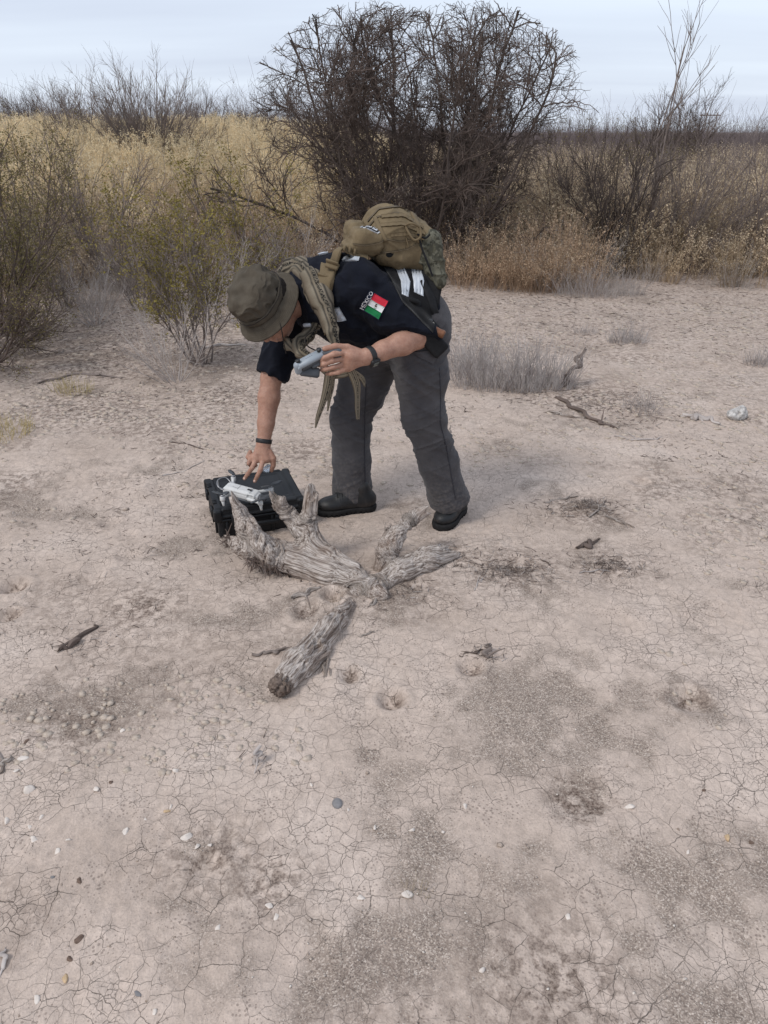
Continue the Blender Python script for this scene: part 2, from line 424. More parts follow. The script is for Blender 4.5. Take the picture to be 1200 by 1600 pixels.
gz = gh(x_, y_); sm = np.zeros(len(x_)); sm[near] = sandmask(x_[near], y_[near])
fine = np.zeros(len(x_)); q = np.stack([x_, y_, x_ * 0], -1)
fr = np.abs(x_) < 3; fr &= (y_ > 0) & (y_ < 6)
rough_zone = sst(.0, .5, fbm(q[fr] * 1.7, 3, 55)) 
fine[fr] = .0035 * fbm(q[fr] * 14, 3, 9) + .0065 * rough_zone * np.abs(fbm(q[fr] * 24, 3, 12)) + .004 * rough_zone * vn(q[fr] * 45, 14) + .0017 * vn(q[fr] * 60, 15) * (sm[fr] * .6 + .25)
gz = gz + fine - sm * .004
nx, ny = len(gx), len(gy)
ii = (np.arange(nx - 1)[None] + (np.arange(ny - 1) * nx)[:, None]).ravel()
gm = Mt('cracked_dry_mud', .95, .12)
sa = gm.attr('sand'); lit = gm.attr('litter')
wob = gm.N.new('ShaderNodeTexNoise'); wob.inputs['Scale'].default_value = 17; wob.inputs['Detail'].default_value = 4
gm.L.new(gm.tc.outputs['Object'], wob.inputs['Vector'])
mxv = gm.N.new('ShaderNodeVectorMath'); mxv.operation = 'MULTIPLY_ADD'; mxv.inputs[1].default_value = (.034, .034, 0); gm.L.new(wob.outputs['Color'], mxv.inputs[0]); gm.L.new(gm.tc.outputs['Object'], mxv.inputs[2])
flatv = gm.N.new('ShaderNodeVectorMath'); flatv.operation = 'MULTIPLY'; flatv.inputs[1].default_value = (1, 1, 0); gm.L.new(mxv.outputs[0], flatv.inputs[0]); wv = flatv.outputs[0]
c1 = gm.vor(13, wv, 'DISTANCE_TO_EDGE'); c2 = gm.vor(23, wv, 'DISTANCE_TO_EDGE'); c3 = gm.vor(48, wv, 'DISTANCE_TO_EDGE')
nz1 = gm.noise(2.2, 4, .6); nz2 = gm.noise(5, 4, .6); nzf = gm.noise(170, 4, .7); nzm = gm.noise(38, 5, .65)
def crack(c, wdt, msk, lo, hi):
    k = gm.ma('SUBTRACT', 1.0, gm.ma('DIVIDE', c, gm.ma('MULTIPLY', gm.ramp(gm.noise(14, 2), [(.3, .35), (.75, 1.6)]), wdt), clamp=True), clamp=True)
    return gm.ma('MULTIPLY', k, gm.ramp(msk, [(lo, 0.0), (hi, 1.0)]))
k1 = crack(c1, .011, nz2, .42, .60); k2 = crack(c2, .017, nz1, .38, .62); k3 = crack(c3, .045, nz2, .52, .66)
nos = gm.ma('SUBTRACT', 1.0, gm.ma('MULTIPLY', sa, .85))
cr = gm.ma('MULTIPLY', gm.ma('MAXIMUM', gm.ma('MAXIMUM', k1, gm.ma('MULTIPLY', k2, .6)), gm.ma('MULTIPLY', k3, .4)), nos)
crust = gm.ramp(nz1, [(.25, (.415, .333, .278)), (.5, (.485, .394, .333)), (.75, (.53, .438, .375))])
crust = gm.mix(.55, crust, gm.ramp(nzm, [(.3, .8), (.7, 1.2)]), 'MULTIPLY')
crust = gm.mix(.6, crust, gm.ramp(nzf, [(.3, .82), (.7, 1.18)]), 'MULTIPLY')
grain = gm.vor(330, out='Color'); gsep = gm.N.new('ShaderNodeSeparateColor'); gm.L.new(grain, gsep.inputs[0])
sandc = gm.ramp(gsep.outputs[0], [(0, (.15, .115, .092)), (.4, (.255, .203, .168)), (.8, (.40, .325, .27)), (1, (.60, .52, .45))])
sandc = gm.mix(.5, sandc, gm.ramp(nzm, [(.3, .75), (.7, 1.2)]), 'MULTIPLY')
cc = gm.mix(gm.ma('MULTIPLY', sa, .88), crust, sandc)
spk = gm.ma('LESS_THAN', gm.vor(75, out='Distance'), gm.ramp(gm.noise(9, 3), [(.45, .05), (.75, .26)]))
cc = gm.mix(gm.ma('MULTIPLY', spk, .5), cc, (.14, .105, .09))
litc = gm.ramp(gm.noise(90, 5, .8), [(.35, (.10, .070, .055)), (.65, (.33, .26, .215))])
cc = gm.mix(gm.ma('MULTIPLY', lit, gm.ramp(gm.noise(24, 5, .7), [(.42, 0.0), (.58, 1.0)])), cc, litc)
cc = gm.mix(gm.ma('MULTIPLY', cr, .42), cc, (.13, .095, .075))
gm.color(cc)
hgt = gm.ma('ADD', gm.ma('MULTIPLY', nzf, .0016), gm.ma('ADD', gm.ma('MULTIPLY', nzm, .0042), gm.ma('ADD', gm.ma('MULTIPLY', gm.ma('MULTIPLY', gsep.outputs[1], sa), .0022), gm.ma('MULTIPLY', cr, -.005))))
gm.bump(hgt, 1.0, 1.0)
for n_ in gm.N:
    if n_.bl_idname == 'ShaderNodeTexNoise': n_.noise_dimensions = '2D'; n_.inputs['Detail'].default_value = min(3, n_.inputs['Detail'].default_value)
    if n_.bl_idname == 'ShaderNodeTexVoronoi': n_.voronoi_dimensions = '2D'
ground = mk('ground', np.stack([x_, y_, gz], 1), [np.stack([ii, ii + 1, ii + nx + 1, ii + nx], 1)], gm.m)
ground['kind'] = 'structure'
def setattr_(o, nme, v):
    a = o.data.attributes.new(nme, 'FLOAT', 'POINT'); a.data.foreach_set('value', np.asarray(v, np.float32))
setattr_(ground, 'sand', sm)
fb = np.zeros(len(x_)); nf = (np.abs(x_) < 60) & (y_ < 120); fb[nf] = fbm(q[nf] * .8, 3, 71)
litter = np.maximum(sst(4.2, 6.3, y_ + .9 * fb - .5 * sst(.5, -2, x_)) * .55, sst(7.8, 9.3, y_ + .5 * fb))
def gz_at(x, y): return gh(x, y)
fb2 = np.zeros(len(x_)); fb2[fr] = fbm(q[fr] * 2.1, 4, 171, .6)
litter = np.maximum(litter, .42 * sst(.02, .42, fb2) + .35 * sst(2.6, 3.6, y_) * sst(.0, .35, fb2))
for (a_, b_, r_) in [(930, 620, .55), (920, 800, .22), (950, 885, .2), (800, 895, .25), (600, 925, .25), (700, 870, .16), (330, 1340, .14), (420, 1380, .12), (130, 1130, .2), (860, 1530, .2), (220, 950, .2), (1080, 1090, .1), (350, 620, .5), (120, 640, .6)]:
    c_ = G(a_, b_); litter = np.maximum(litter, .95 * np.exp(-(((x_ - c_[0]) / r_) ** 2 + ((y_ - c_[1]) / r_ / .8) ** 2)))
litter = np.maximum(litter, .9 * sst(-.5, -1.3, x_ + .5 * fb) * sst(4.4, 5.4, y_ + .6 * fb))
for (hx, hy, r, d) in HOLES[:9]: litter = np.maximum(litter, 1.25 * np.exp(-(((x_ - hx) ** 2 + (y_ - hy) ** 2) / (r * 1.1) ** 2) ** 1.5))
setattr_(ground, 'litter', litter)
# ------------------------------------------------------------------ vegetation builders
rng = np.random.default_rng(7)
def grow(rng, base, dirs, spec, env=None):
    """spec per level: L length, n segments, wig, up, kids, ang, r0, taper. returns list of segment arrays per level"""
    out = [[] for _ in spec]
    def br(p, d, lv, L_, r):
        sp = spec[lv]; n = max(2, int(round(sp['n'] * (.6 + .4 * min(1.5, L_ / sp['L']))))); sl = L_ / n; kids = sp['kids'] if lv + 1 < len(spec) else 0
        for i in range(n):
            d = d + rng.normal(0, sp['wig'], 3); d[2] += sp['up']; d /= np.linalg.norm(d)
            q_ = p + d * sl; r1 = r * (1 - sp['tap'] / n)
            if env is not None and not env(q_): return
            out[lv].append((*p, *q_, r, r1)); p = q_; r = r1
            if kids and i >= sp.get('bare', 0):
                for _ in range(rng.poisson(kids)):
                    a = rng.normal(0, 1, 3); a -= d * a.dot(d); a /= np.linalg.norm(a) + 1e-9
                    ang = rng.uniform(*sp['ang']); cd = d * math.cos(ang) + a * math.sin(ang); cd[2] += sp.get('kup', 0); cd /= np.linalg.norm(cd)
                    nl = spec[lv + 1]; br(p.copy(), cd, lv + 1, nl['L'] * rng.uniform(.5, 1.25) * (1 - .4 * i / n), min(r * .8, nl['r']))
    for b, d, s in dirs: br(np.array(b, float), nrm(d), 0, spec[0]['L'] * s, spec[0]['r'] * (.6 + .4 * s))
    return out
def fan(rng, base, n, spread, lean=(0, 0), rb=.06):
    D = []
    for i in range(n):
        a = rng.uniform(0, 6.283); t = spread * math.sqrt(rng.uniform(.02, 1)); d = A(math.cos(a) * math.sin(t) + lean[0], math.sin(a) * math.sin(t) + lean[1], math.cos(t))
        b = np.array(base) + A(math.cos(a), math.sin(a), 0) * rb * rng.uniform(.2, 1); b[2] = gh(b[0], b[1]) - .03
        D.append((b, d, rng.uniform(.65, 1.1)))
    return D
def leaves(rng, C, n, spread, size, elong=1.6):
    """n small leaf quads around each centre of C"""
    C = np.repeat(np.asarray(C), n, 0) + rng.normal(0, spread, (len(C) * n, 3)); m = len(C)
    u = rng.normal(0, 1, (m, 3)); u /= np.linalg.norm(u, axis=1, keepdims=True); v = np.cross(u, rng.normal(0, 1, (m, 3))); v /= np.linalg.norm(v, axis=1, keepdims=True)
    s = size * rng.uniform(.6, 1.4, (m, 1)); V = np.stack([C - u * s * elong, C + v * s * .5, C + u * s * elong, C - v * s * .5], 1).reshape(-1, 3)
    return V, np.arange(4 * m).reshape(-1, 4)
M_mesq = stemmat('dark_bare_bark', (.055, .042, .036), (.13, .105, .092), 9, False)
M_mesqt = stemmat('twig_bark', (.075, .057, .048), (.17, .13, .112), 5, False)
M_grey = stemmat('grey_dead_stems', (.30, .26, .24), (.52, .465, .43), 9, False)
M_greyd = stemmat('grey_brown_stems', (.13, .105, .092), (.29, .24, .215), 6, False)
M_creol = stemmat('creosote_leaf', (.12, .10, .026), (.30, .245, .07), 5, False)
M_darkl = stemmat('dull_olive_leaf', (.11, .095, .035), (.22, .18, .075), 5, False)
M_pod = stemmat('seed_pod', (.035, .025, .02), (.09, .065, .05), 20, False)

# ---- the big bare mesquite behind the man
mb_ = A(.42, 10.0, 0); mb_[2] = gh(mb_[0], mb_[1])
def env(q_):
    d = q_ - mb_; return abs(d[0] / (2.8 if d[0] > 0 else 2.85)) ** 2.5 + abs(d[1] / 2.3) ** 2.5 + (max(d[2], 0) / 2.86) ** 2.5 < 1.0 + .05 * math.sin(d[0] * 4.1 + d[1] * 3) and d[2] > .06
spec = [dict(L=3.1, n=19, wig=.108, up=.006, kids=1.18, ang=(.3, .9), r=.022, tap=.82, bare=1),
        dict(L=1.2, n=11, wig=.18, up=.025, kids=1.15, ang=(.35, 1.0), r=.0082, tap=.6),
        dict(L=.5, n=7, wig=.28, up=.02, kids=1.3, ang=(.5, 1.2), r=.0046, tap=.5),
        dict(L=.2, n=3, wig=.3, up=.02, kids=0, ang=(.5, 1.2), r=.0024, tap=.5)]
D = []
for i in range(30):
    a = i * 2.39996 + rng.normal(0, .25); t = 1.28 * math.sqrt((i + .5) / 30); b = mb_ + A(math.cos(a), math.sin(a), 0) * (.08 + .3 * t) * rng.uniform(.5, 1); b[2] = mb_[2] - .03
    D.append((b, A(math.cos(a) * math.sin(t) * 1.3, math.sin(a) * math.sin(t) * .8, math.cos(t) + .08), rng.uniform(.85, 1.1)))
o_ = grow(rng, mb_, D, spec, env)
tree = thing('mesquite_tree', 'wide bare many-stemmed dark thorn tree rising above the man with the backpack', 'tree', mb_)
S0 = np.array(o_[0]); starts = [0] + [k for k in range(1, len(S0)) if np.abs(S0[k, :3] - S0[k - 1, 3:6]).max() > 1e-6] + [len(S0)]
for a, b in zip(starts[:-1], starts[1:]): tubes(S0[a:b], 7).build('limb', M_mesq, tree)
stuff(tubes(np.array(o_[1]), 5).build('branches', M_mesq, tree)); stuff(tubes(np.array(o_[2]), 4).build('twigs', M_mesqt, tree)); stuff(tubes(np.array(o_[3]), 3).build('fine_twigs', M_mesqt, tree))
S2 = np.array(o_[2]); pk = S2[rng.choice(len(S2), 260, replace=False)]; pods = []
for s in pk:
    if s[2] - mb_[2] < .25 or s[2] > 2.3: continue
    for _ in range(rng.integers(1, 4)):
        p = s[:3] + rng.normal(0, .02, 3); L_ = rng.uniform(.06, .13); m_ = p + A(rng.normal(0, .01), rng.normal(0, .01), -L_ * .5); e = m_ + A(rng.normal(0, .015), rng.normal(0, .015), -L_ * .5)
        pods += [(*p, *m_, .003, .006), (*m_, *e, .006, .002)]
stuff(tubes(np.array(pods), 4).build('seed_pods', M_pod, tree))

# ---- instanced clumps (grass and weeds nobody could count)
def clump(name, seed, n, H, spread, r, twig, seeds, ssize, mat, smat, curv=.35, rad=.16):
    g = np.random.default_rng(seed); S = []; tips = []
    for i in range(n):
        a = g.uniform(0, 6.283); q0 = rad * math.sqrt(g.uniform()); p = A(math.cos(a) * q0, math.sin(a) * q0, -.04); t = spread * g.uniform(.1, 1); b = a + g.normal(0, .6)
        d = A(math.cos(b) * math.sin(t), math.sin(b) * math.sin(t), math.cos(t)); L_ = H * g.uniform(.45, 1.1); ns = 4
        for k in range(ns):
            d = nrm(d + g.normal(0, .10, 3) + A(0, 0, -.05 * curv * k)); q1 = p + d * L_ / ns; S.append((*p, *q1, r * (1 - k / ns * .6), r * (1 - (k + 1) / ns * .6)))
            if k >= 1:
                for _ in range(g.poisson(twig)):
                    e = nrm(d + g.normal(0, .5, 3)); q2 = q1 + e * L_ * g.uniform(.08, .22); S.append((*q1, *q2, r * .5, r * .3)); tips += [q2, (q1 + q2) / 2]
            p = q1
        tips.append(p)
    mb = tubes(np.array(S), 3); o = None
    V = np.concatenate(mb.V); Fs = [np.concatenate(v) for v in mb.F.values()]; nq = sum(len(f) for f in Fs)
    if seeds:
        LV, LF = leaves(g, np.array(tips), seeds, .018, ssize, .9); Fs = [np.concatenate([Fs[0], LF + len(V)])]; V = np.concatenate([V, LV])
    o = mk(name, V, Fs, mat, None, False); o.data.materials.append(smat)
    mi = np.zeros(len(o.data.polygons), np.int32); mi[nq:] = 1; o.data.polygons.foreach_set('material_index', mi)
    col.objects.unlink(o); return o
def scatter(name, src, pts, scl, label, cat, g, tilt=.12):
    n = len(pts); me = bpy.data.meshes.new(name); me.vertices.add(n); me.vertices.foreach_set('co', np.asarray(pts, np.float32).ravel())
    a = me.attributes.new('rot', 'FLOAT_VECTOR', 'POINT'); a.data.foreach_set('vector', np.stack([g.normal(0, tilt, n), g.normal(0, tilt, n), g.uniform(0, 6.283, n)], 1).astype(np.float32).ravel())
    a = me.attributes.new('scl', 'FLOAT', 'POINT'); a.data.foreach_set('value', np.asarray(scl, np.float32))
    o = bpy.data.objects.new(name, me); col.objects.link(o)
    t = bpy.data.node_groups.new(name, 'GeometryNodeTree'); t.interface.new_socket('Geometry', in_out='INPUT', socket_type='NodeSocketGeometry'); t.interface.new_socket('Geometry', in_out='OUTPUT', socket_type='NodeSocketGeometry')
    gi = t.nodes.new('NodeGroupInput'); go = t.nodes.new('NodeGroupOutput'); ip = t.nodes.new('GeometryNodeInstanceOnPoints'); oi = t.nodes.new('GeometryNodeObjectInfo'); oi.inputs['Object'].default_value = src; oi.inputs['As Instance'].default_value = True
    r = t.nodes.new('GeometryNodeInputNamedAttribute'); r.data_type = 'FLOAT_VECTOR'; r.inputs['Name'].default_value = 'rot'
    s = t.nodes.new('GeometryNodeInputNamedAttribute'); s.data_type = 'FLOAT'; s.inputs['Name'].default_value = 'scl'
    t.links.new(gi.outputs[0], ip.inputs['Points']); t.links.new(oi.outputs['Geometry'], ip.inputs['Instance']); t.links.new(r.outputs['Attribute'], ip.inputs['Rotation']); t.links.new(s.outputs['Attribute'], ip.inputs['Scale']); t.links.new(ip.outputs[0], go.inputs[0])
    o.modifiers.new('scatter', 'NODES').node_group = t
    return stuff(o, label, cat)
straw = stemmat('pale_straw', (.62, .47, .26), (.78, .63, .40), thin=.4); strawh = stemmat('straw_seed_heads', (.68, .55, .34), (.84, .73, .53), thin=.4)
brown = stemmat('brown_weed_stem', (.33, .24, .15), (.54, .41, .28), thin=.25); brownh = stemmat('dry_weed_bract', (.44, .345, .23), (.72, .59, .42), thin=.35)
rust = stemmat('rust_weed_stem', (.31, .205, .135), (.46, .33, .225)); rusth = stemmat('rust_weed_leaf', (.38, .27, .18), (.58, .44, .31), thin=.3)
greyw = stemmat('grey_weed_stem', (.26, .225, .20), (.46, .41, .37)); greyh = stemmat('grey_weed_leaf', (.30, .26, .22), (.50, .44, .38))
dk = stemmat('dark_brush_stem', (.10, .08, .078), (.24, .195, .19)); 
K_straw = clump('straw_clump', 1, 24, .85, .34, .0042, 1.2, 6, .013, straw, strawh)
K_brown = clump('brown_clump', 2, 22, .85, .45, .0032, 1.2, 2, .0125, brown, brownh)
K_rust = clump('rust_clump', 3, 24, .7, .45, .003, 1.0, 2, .011, rust, rusth)
K_grey = clump('grey_clump', 4, 26, .6, .6, .0028, 1.1, 1, .008, greyw, greyh)
K_dark = clump('dark_clump', 5, 22, 1.0, .5, .003, 1.6, 0, 0, dk, dk)
def scat(n, xr, yr, keep):
    n = int(n * 1.32); yy = np.sqrt(rng.uniform(yr[0] ** 2, yr[1] ** 2, n)); xx = rng.uniform(-1, 1, n) * (yy * .95 + 2.5)
    m = (xx > xr[0]) & (xx < xr[1]); xx, yy = xx[m], yy[m]; m = keep(xx, yy); xx, yy = xx[m], yy[m]
    return np.stack([xx, yy, gh(xx, yy)], 1)
def edge(x): return 9.05 - .75 * sst(.3, -1.2, x) + .35 * vn(np.stack([x * .8, x * 0, x * 0], -1), 3) + .25 * vn(np.stack([x * 3, x * 0, x * 0], -1), 4) - .5 * sst(.2, 1.0, x) * sst(3., 1.6, x) - .55 * sst(-2.4, -3.6, x)
nn = lambda x, y, s, sd: vn(np.stack([x * s, y * s, x * 0], -1), sd)
pt = scat(15000, (-60, .8), (9.6, 42), lambda x, y: (rng.uniform(size=len(x)) < sst(10.0, 12.5, y + nn(x, y, .4, 8)) * (.85 + .15 * nn(x, y, .3, 9))) & (nn(x, y, .35, 19) > -.62) & (x < -.2 - .0 * y + .6 * nn(x, y, .3, 14)))
scatter('straw_grass', K_straw, pt, rng.uniform(.6, 1.15, len(pt)), 'pale straw yellow grass covering the rise on the left', 'grass', rng)
pt = scat(13500, (-60, 60), (7.9, 34), lambda x, y: (y > edge(x)) & ((nn(x, y, .5, 21) > -.3) | (x > 1.0)) & ((y < 13) | (x > .3)))
scatter('brown_weeds', K_brown, pt, rng.uniform(.5, 1.12, len(pt)) * np.where(pt[:, 1] < edge(pt[:, 0]) + .5, .75, 1) * np.where((pt[:, 0] > 1.6) & (pt[:, 1] > 9.8), 1.25, 1), 'tall dry brown weeds with pale papery bracts behind the bare ground', 'weeds', rng)
pt = scat(1500, (-2.2, 2.4), (8.4, 10.6), lambda x, y: (y > edge(x) - .35) & (nn(x, y, .9, 23) > -.35))
scatter('rust_weeds', K_rust, pt, rng.uniform(.5, 1.05, len(pt)), 'rust coloured dry weeds below the bare tree', 'weeds', rng)
pt = scat(4800, (-60, 60), (7.0, 22), lambda x, y: (y > edge(x) - .1 - .9 * (x < -1.2) * (nn(x, y, 1.3, 35) > .1)) & (nn(x, y, .6, 25) > .0))
scatter('grey_weeds', K_grey, pt, rng.uniform(.5, 1.1, len(pt)), 'grey dead twiggy weeds mixed into the brush', 'weeds', rng)
pt = scat(10500, (-70, 90), (8.6, 60), lambda x, y: ((y > 10.5) & (nn(x, y, .3, 27) > .12) & (x > -2)) | ((x > 2.2) & (y > 9.4) & (nn(x, y, .5, 28) > -.6)) | ((y > 24) & (nn(x, y, .2, 29) > .25)) | ((x < -1.5) & (y < 11) & (nn(x, y, .9, 37) > .25)))
scatter('dark_brush', K_dark, pt, rng.uniform(.5, 1.15, len(pt)) * np.where((pt[:, 0] > 2.3) & (pt[:, 1] > 12), 1.35, 1), 'dark leafless low brush among the weeds', 'brush', rng)
yy = rng.uniform(28, 260, 4200); xx = rng.uniform(-1, 1, 4200) * yy * .7; pt = np.stack([xx, yy, gh(xx, yy)], 1)
scatter('far_scrub', K_dark, pt, rng.uniform(1.2, 2.9, len(pt)), 'far dark scrub along the flat horizon', 'scrub', rng)

# ---- shrubs one can tell apart
def shrub(name, label, cat, px, Y, n, H, spread, matstem, leafmat=None, lean=(0, 0), nleaf=6, twist=.1, kids=(.9, 1.2, 1.0), r=.009, X=None, leafsz=.007, depth=3, group=None, kup=.1, seed=0, lspread=.02):
    g = np.random.default_rng(abs(seed + int(px) * 7 + 5)); x = P(px, 400, Y)[0] if X is None else X; b = A(x, Y, gh(x, Y))
    t = thing(name, label, cat, b, group)
    sp = [dict(L=H, n=9, wig=twist, up=.03, kids=kids[0], ang=(.25, .7), r=r, tap=.75, bare=1, kup=kup), dict(L=H * .42, n=6, wig=twist * 1.4, up=.04, kids=kids[1], ang=(.3, .9), r=r * .5, tap=.6, kup=kup),
          dict(L=H * .17, n=3, wig=twist * 1.8, up=.02, kids=kids[2], ang=(.4, 1), r=r * .3, tap=.5), dict(L=H * .08, n=2, wig=.2, up=0, kids=0, ang=(.4, 1), r=r * .2, tap=.4)][:depth]
    o = grow(g, b, fan(g, b, n, spread, lean, .04 + .03 * H), sp)
    tubes(np.array(o[0]), 5).build('stems', matstem, t)
    stuff(tubes(np.array(sum(o[1:], [])), 3).build('twigs', matstem, t))
    if leafmat is not None:
        C = np.array(sum(o[2:], []))[:, 3:6]; V, F = leaves(g, C, nleaf, lspread, leafsz, 1.0); stuff(mk('leaves', V, [F], leafmat, t, False))
    return t
shrub('creosote_bush', 'yellow-green creosote bush with grey V-shaped stems, left of the man in the hat', 'bush', 296, 5.62, 13, 1.18, .50, M_greyd, M_creol, nleaf=6, twist=.12, r=.0085, kids=(1.0, 1.3, 0), leafsz=.0085, lspread=.013)
shrub('creosote_bush', 'olive green bush right behind the first creosote bush', 'bush', 395, 8.1, 9, 1.2, .5, M_greyd, M_creol, nleaf=5, leafsz=.011)
shrub('creosote_bush', 'dull green brown bush cut off by the left picture edge', 'bush', -35, 6.6, 24, 1.5, .9, M_mesqt, M_darkl, nleaf=8, r=.010, leafsz=.009, lspread=.035)
shrub('bare_shrub', 'low dark arching shrub at the left picture edge, below the dull green bush', 'bush', -70, 5.6, 22, 1.05, 1.3, M_mesqt, M_darkl, r=.010, twist=.13, kids=(1.2, 1.3, 0), kup=0, nleaf=2, leafsz=.007)
shrub('bare_shrub', 'small bare V-shaped shrub on the shaded soil near the left edge', 'bush', 85, 7.7, 10, .5, .8, M_greyd, None, r=.008)
shrub('dead_shrub', 'pale grey dead shrub, just a spray of thin stems left of the creosote bush', 'bush', 247, 5.15, 22, .62, .85, M_grey, None, r=.0035, kids=(.9, .6, 0), lean=(-.25, 0))
shrub('dead_shrub', 'grey brown bare shrub between the left green bush and the creosote bush', 'bush', 165, 8.6, 16, 1.45, .55, M_greyd, None, r=.008)
shrub('dead_shrub', 'low bluish grey twiggy shrub behind the creosote bush stems', 'bush', 345, 7.0, 20, .75, .9, M_grey, None, r=.004, kids=(1.1, 1, 0))
shrub('dead_shrub', 'pale grey tangle of bare stems under the left bush, on littered soil', 'bush', 130, 6.9, 20, .55, 1.0, M_grey, None, r=.004, kids=(1.1, 1, 0))
shrub('dead_shrub', 'brownish leafless shrub between the two left bushes, low in the grass', 'bush', 205, 7.6, 20, .8, .8, M_greyd, None, r=.005, kids=(1.2, 1.1, 0))
shrub('dead_shrub', 'grey bare shrub right behind the hat of the man', 'bush', 455, 8.3, 18, .8, .8, M_grey, None, r=.004, kids=(1.2, 1.1, 0))
shrub('creosote_bush', 'small sparse olive bush far left in front of the straw grass', 'bush', 25, 8.8, 12, 1.3, .6, M_greyd, M_darkl, nleaf=5, leafsz=.01)
shrub('bare_sapling', 'tall thin bare sapling standing above the brush on the right, against the sky', 'tree', 990, 9.6, 4, 2.25, .12, M_greyd, None, r=.013, twist=.05, kids=(.75, .8, 0), kup=.3, lean=(.04, 0))
shrub('thicket_bush', 'dark blackish leafless bush at the foot of the tall sapling', 'bush', 965, 9.5, 16, 1.45, .5, M_mesq, None, r=.012, kids=(1.2, 1.3, 0))
shrub('thicket_bush', 'dense grey brown bare bush leaning to the right, right of the sapling', 'bush', 1060, 9.9, 26, 1.5, .75, M_greyd, None, lean=(.35, 0), r=.008, kids=(1.2, 1.2, 0))
shrub('thicket_bush', 'bare branching bush at the right picture edge reaching up to the sky', 'bush', 1165, 9.8, 12, 1.6, .5, M_greyd, None, lean=(.15, 0), r=.010, kids=(1.0, 1.1, 0))
shrub('thicket_bush', 'dark bare bush half hidden by the right side of the big tree', 'bush', 880, 11.0, 20, 1.5, .7, M_mesqt, None, r=.009)
shrub('thicket_bush', 'olive tinged bush on the horizon behind the tall sapling', 'bush', 950, 15.0, 16, 1.9, .7, M_mesqt, M_darkl, nleaf=3, r=.012, leafsz=.011)
shrub('thicket_bush', 'rounded dark bush on the horizon right of the sapling', 'bush', 1045, 22.0, 26, 2.3, .8, M_mesqt, None, r=.016, kids=(1.5, 1.4, 0))
shrub('horizon_bush', 'big grey bare bush standing on the skyline above the straw grass', 'bush', 252, 18, 40, 1.95, .75, M_greyd, None, r=.013, kids=(1.3, 1.4, 0), twist=.06)
shrub('horizon_bush', 'lower bare bush on the skyline just left of the big grey one', 'bush', 165, 20, 22, 1.7, .75, M_greyd, None, r=.012, kids=(1.2, 1.2, 0))
shrub('horizon_bush', 'purplish brown rounded bush below the skyline bush, in the straw grass', 'bush', 285, 17, 30, 1.35, .95, M_mesqt, None, r=.010, kids=(1.4, 1.4, 0))
for i, (px, Y, H_) in enumerate([(20, 30, 1.5), (52, 33, 1.5), (75, 31, 1.7), (100, 29, 1.9), (125, 27, 1.9), (5, 27, 1.3), (330, 24, 1.5), (395, 25, 1.3)]):
    shrub('horizon_bush', {20: 'small dark bush near the left end of the far left skyline', 52: 'second small bush along the far left skyline, left of a taller one', 75: 'third small bush along the far left skyline', 100: 'taller dark bush in the row on the far left skyline', 125: 'dark bush on the skyline nearest to the lower bare bush', 5: 'small bush on the skyline at the left picture edge'}[px] if px < 200 else ('small bush on the skyline between the grey bush and the big tree' if px == 330 else 'small bush on the skyline seen through the left edge of the big tree'), 'bush', px, Y, 20, H_, .9, M_mesqt, None, r=.013, kids=(1.2, 1.2, 0), group='small bushes along the left skyline')
for i, (px, Y, H_) in enumerate([(905, 30, 1.7), (1000, 34, 1.9), (1080, 42, 1.8), (1190, 36, 1.7)]):
    shrub('horizon_bush', ['far low bush on the skyline left of the tall sapling', 'far bush on the skyline behind the tall sapling', 'far low bush on the skyline just left of the power poles', 'far low bush on the skyline at the right picture edge'][i], 'bush', px, Y, 22, H_, 1.0, M_mesqt, None, r=.014, kids=(1.3, 1.3, 0), group='small bushes along the right skyline')

# ---- grey dead grass clumps on the bare ground
def tuft(label, px, py, wx, wy, n, H, mat, cat='grass clump', name='dead_grass_clump', r=.0017):
    g = np.random.default_rng(int(px * 3 + py)); c = G(px, py); c[2] = gh(c[0], c[1]); t = thing(name, label, cat, c); S = []
    for i in range(n):
        a = g.uniform(0, 6.283); q0 = math.sqrt(g.uniform()); p = A(c[0] + math.cos(a) * q0 * wx, c[1] + math.sin(a) * q0 * wy, 0); p[2] = gh(p[0], p[1]) - .01
        d = nrm(A(math.cos(a) * .25 * q0, math.sin(a) * .2 * q0, 1) + g.normal(0, .22, 3) * A(1, 1, 0)); L_ = H * g.uniform(.35, 1.1) * (1 - .35 * q0)
        for k in range(4):
            d = nrm(d + g.normal(0, .13, 3)); q1 = p + d * L_ / 4; S.append((*p, *q1, r * (1 - k * .18), r * (1 - (k + 1) * .18)))
            if g.uniform() < .35: e = nrm(d + g.normal(0, .45, 3)); q2 = q1 + e * L_ * .2; S.append((*q1, *q2, r * .6, r * .4))
            p = q1
    stuff(tubes(np.array(S), 3).build('stalks', mat, t)); return t
M_lav = stemmat('lavender_grey_stalks', (.26, .225, .215), (.58, .53, .50), 11, False)
tuft('large clump of lavender grey dead stalks right of the man\'s legs', 800, 606, .44, .16, 620, .44, M_lav, r=.0022)
tuft('left part of the stalks, a looser grey clump close behind the man\'s near leg', 728, 585, .2, .2, 200, .40, M_lav, r=.0022)
tuft('small grey dead clump on bare ground behind the large one', 980, 536, .17, .1, 170, .21, M_lav, r=.002)
tuft('tiny grey clump just left of the small grey dead clump', 915, 522, .1, .08, 70, .12, M_lav)
tuft('small grey clump at the right picture edge', 1190, 570, .14, .1, 140, .18, M_lav)
tuft('thin grey stalks rising from the fallen sticks', 1000, 640, .12, .12, 80, .2, M_grey)
tuft('sparse straw tuft at the left picture edge', 5, 680, .16, .22, 160, .15, stemmat('yellow_tuft', (.33, .26, .11), (.5, .4, .2), 8, False))
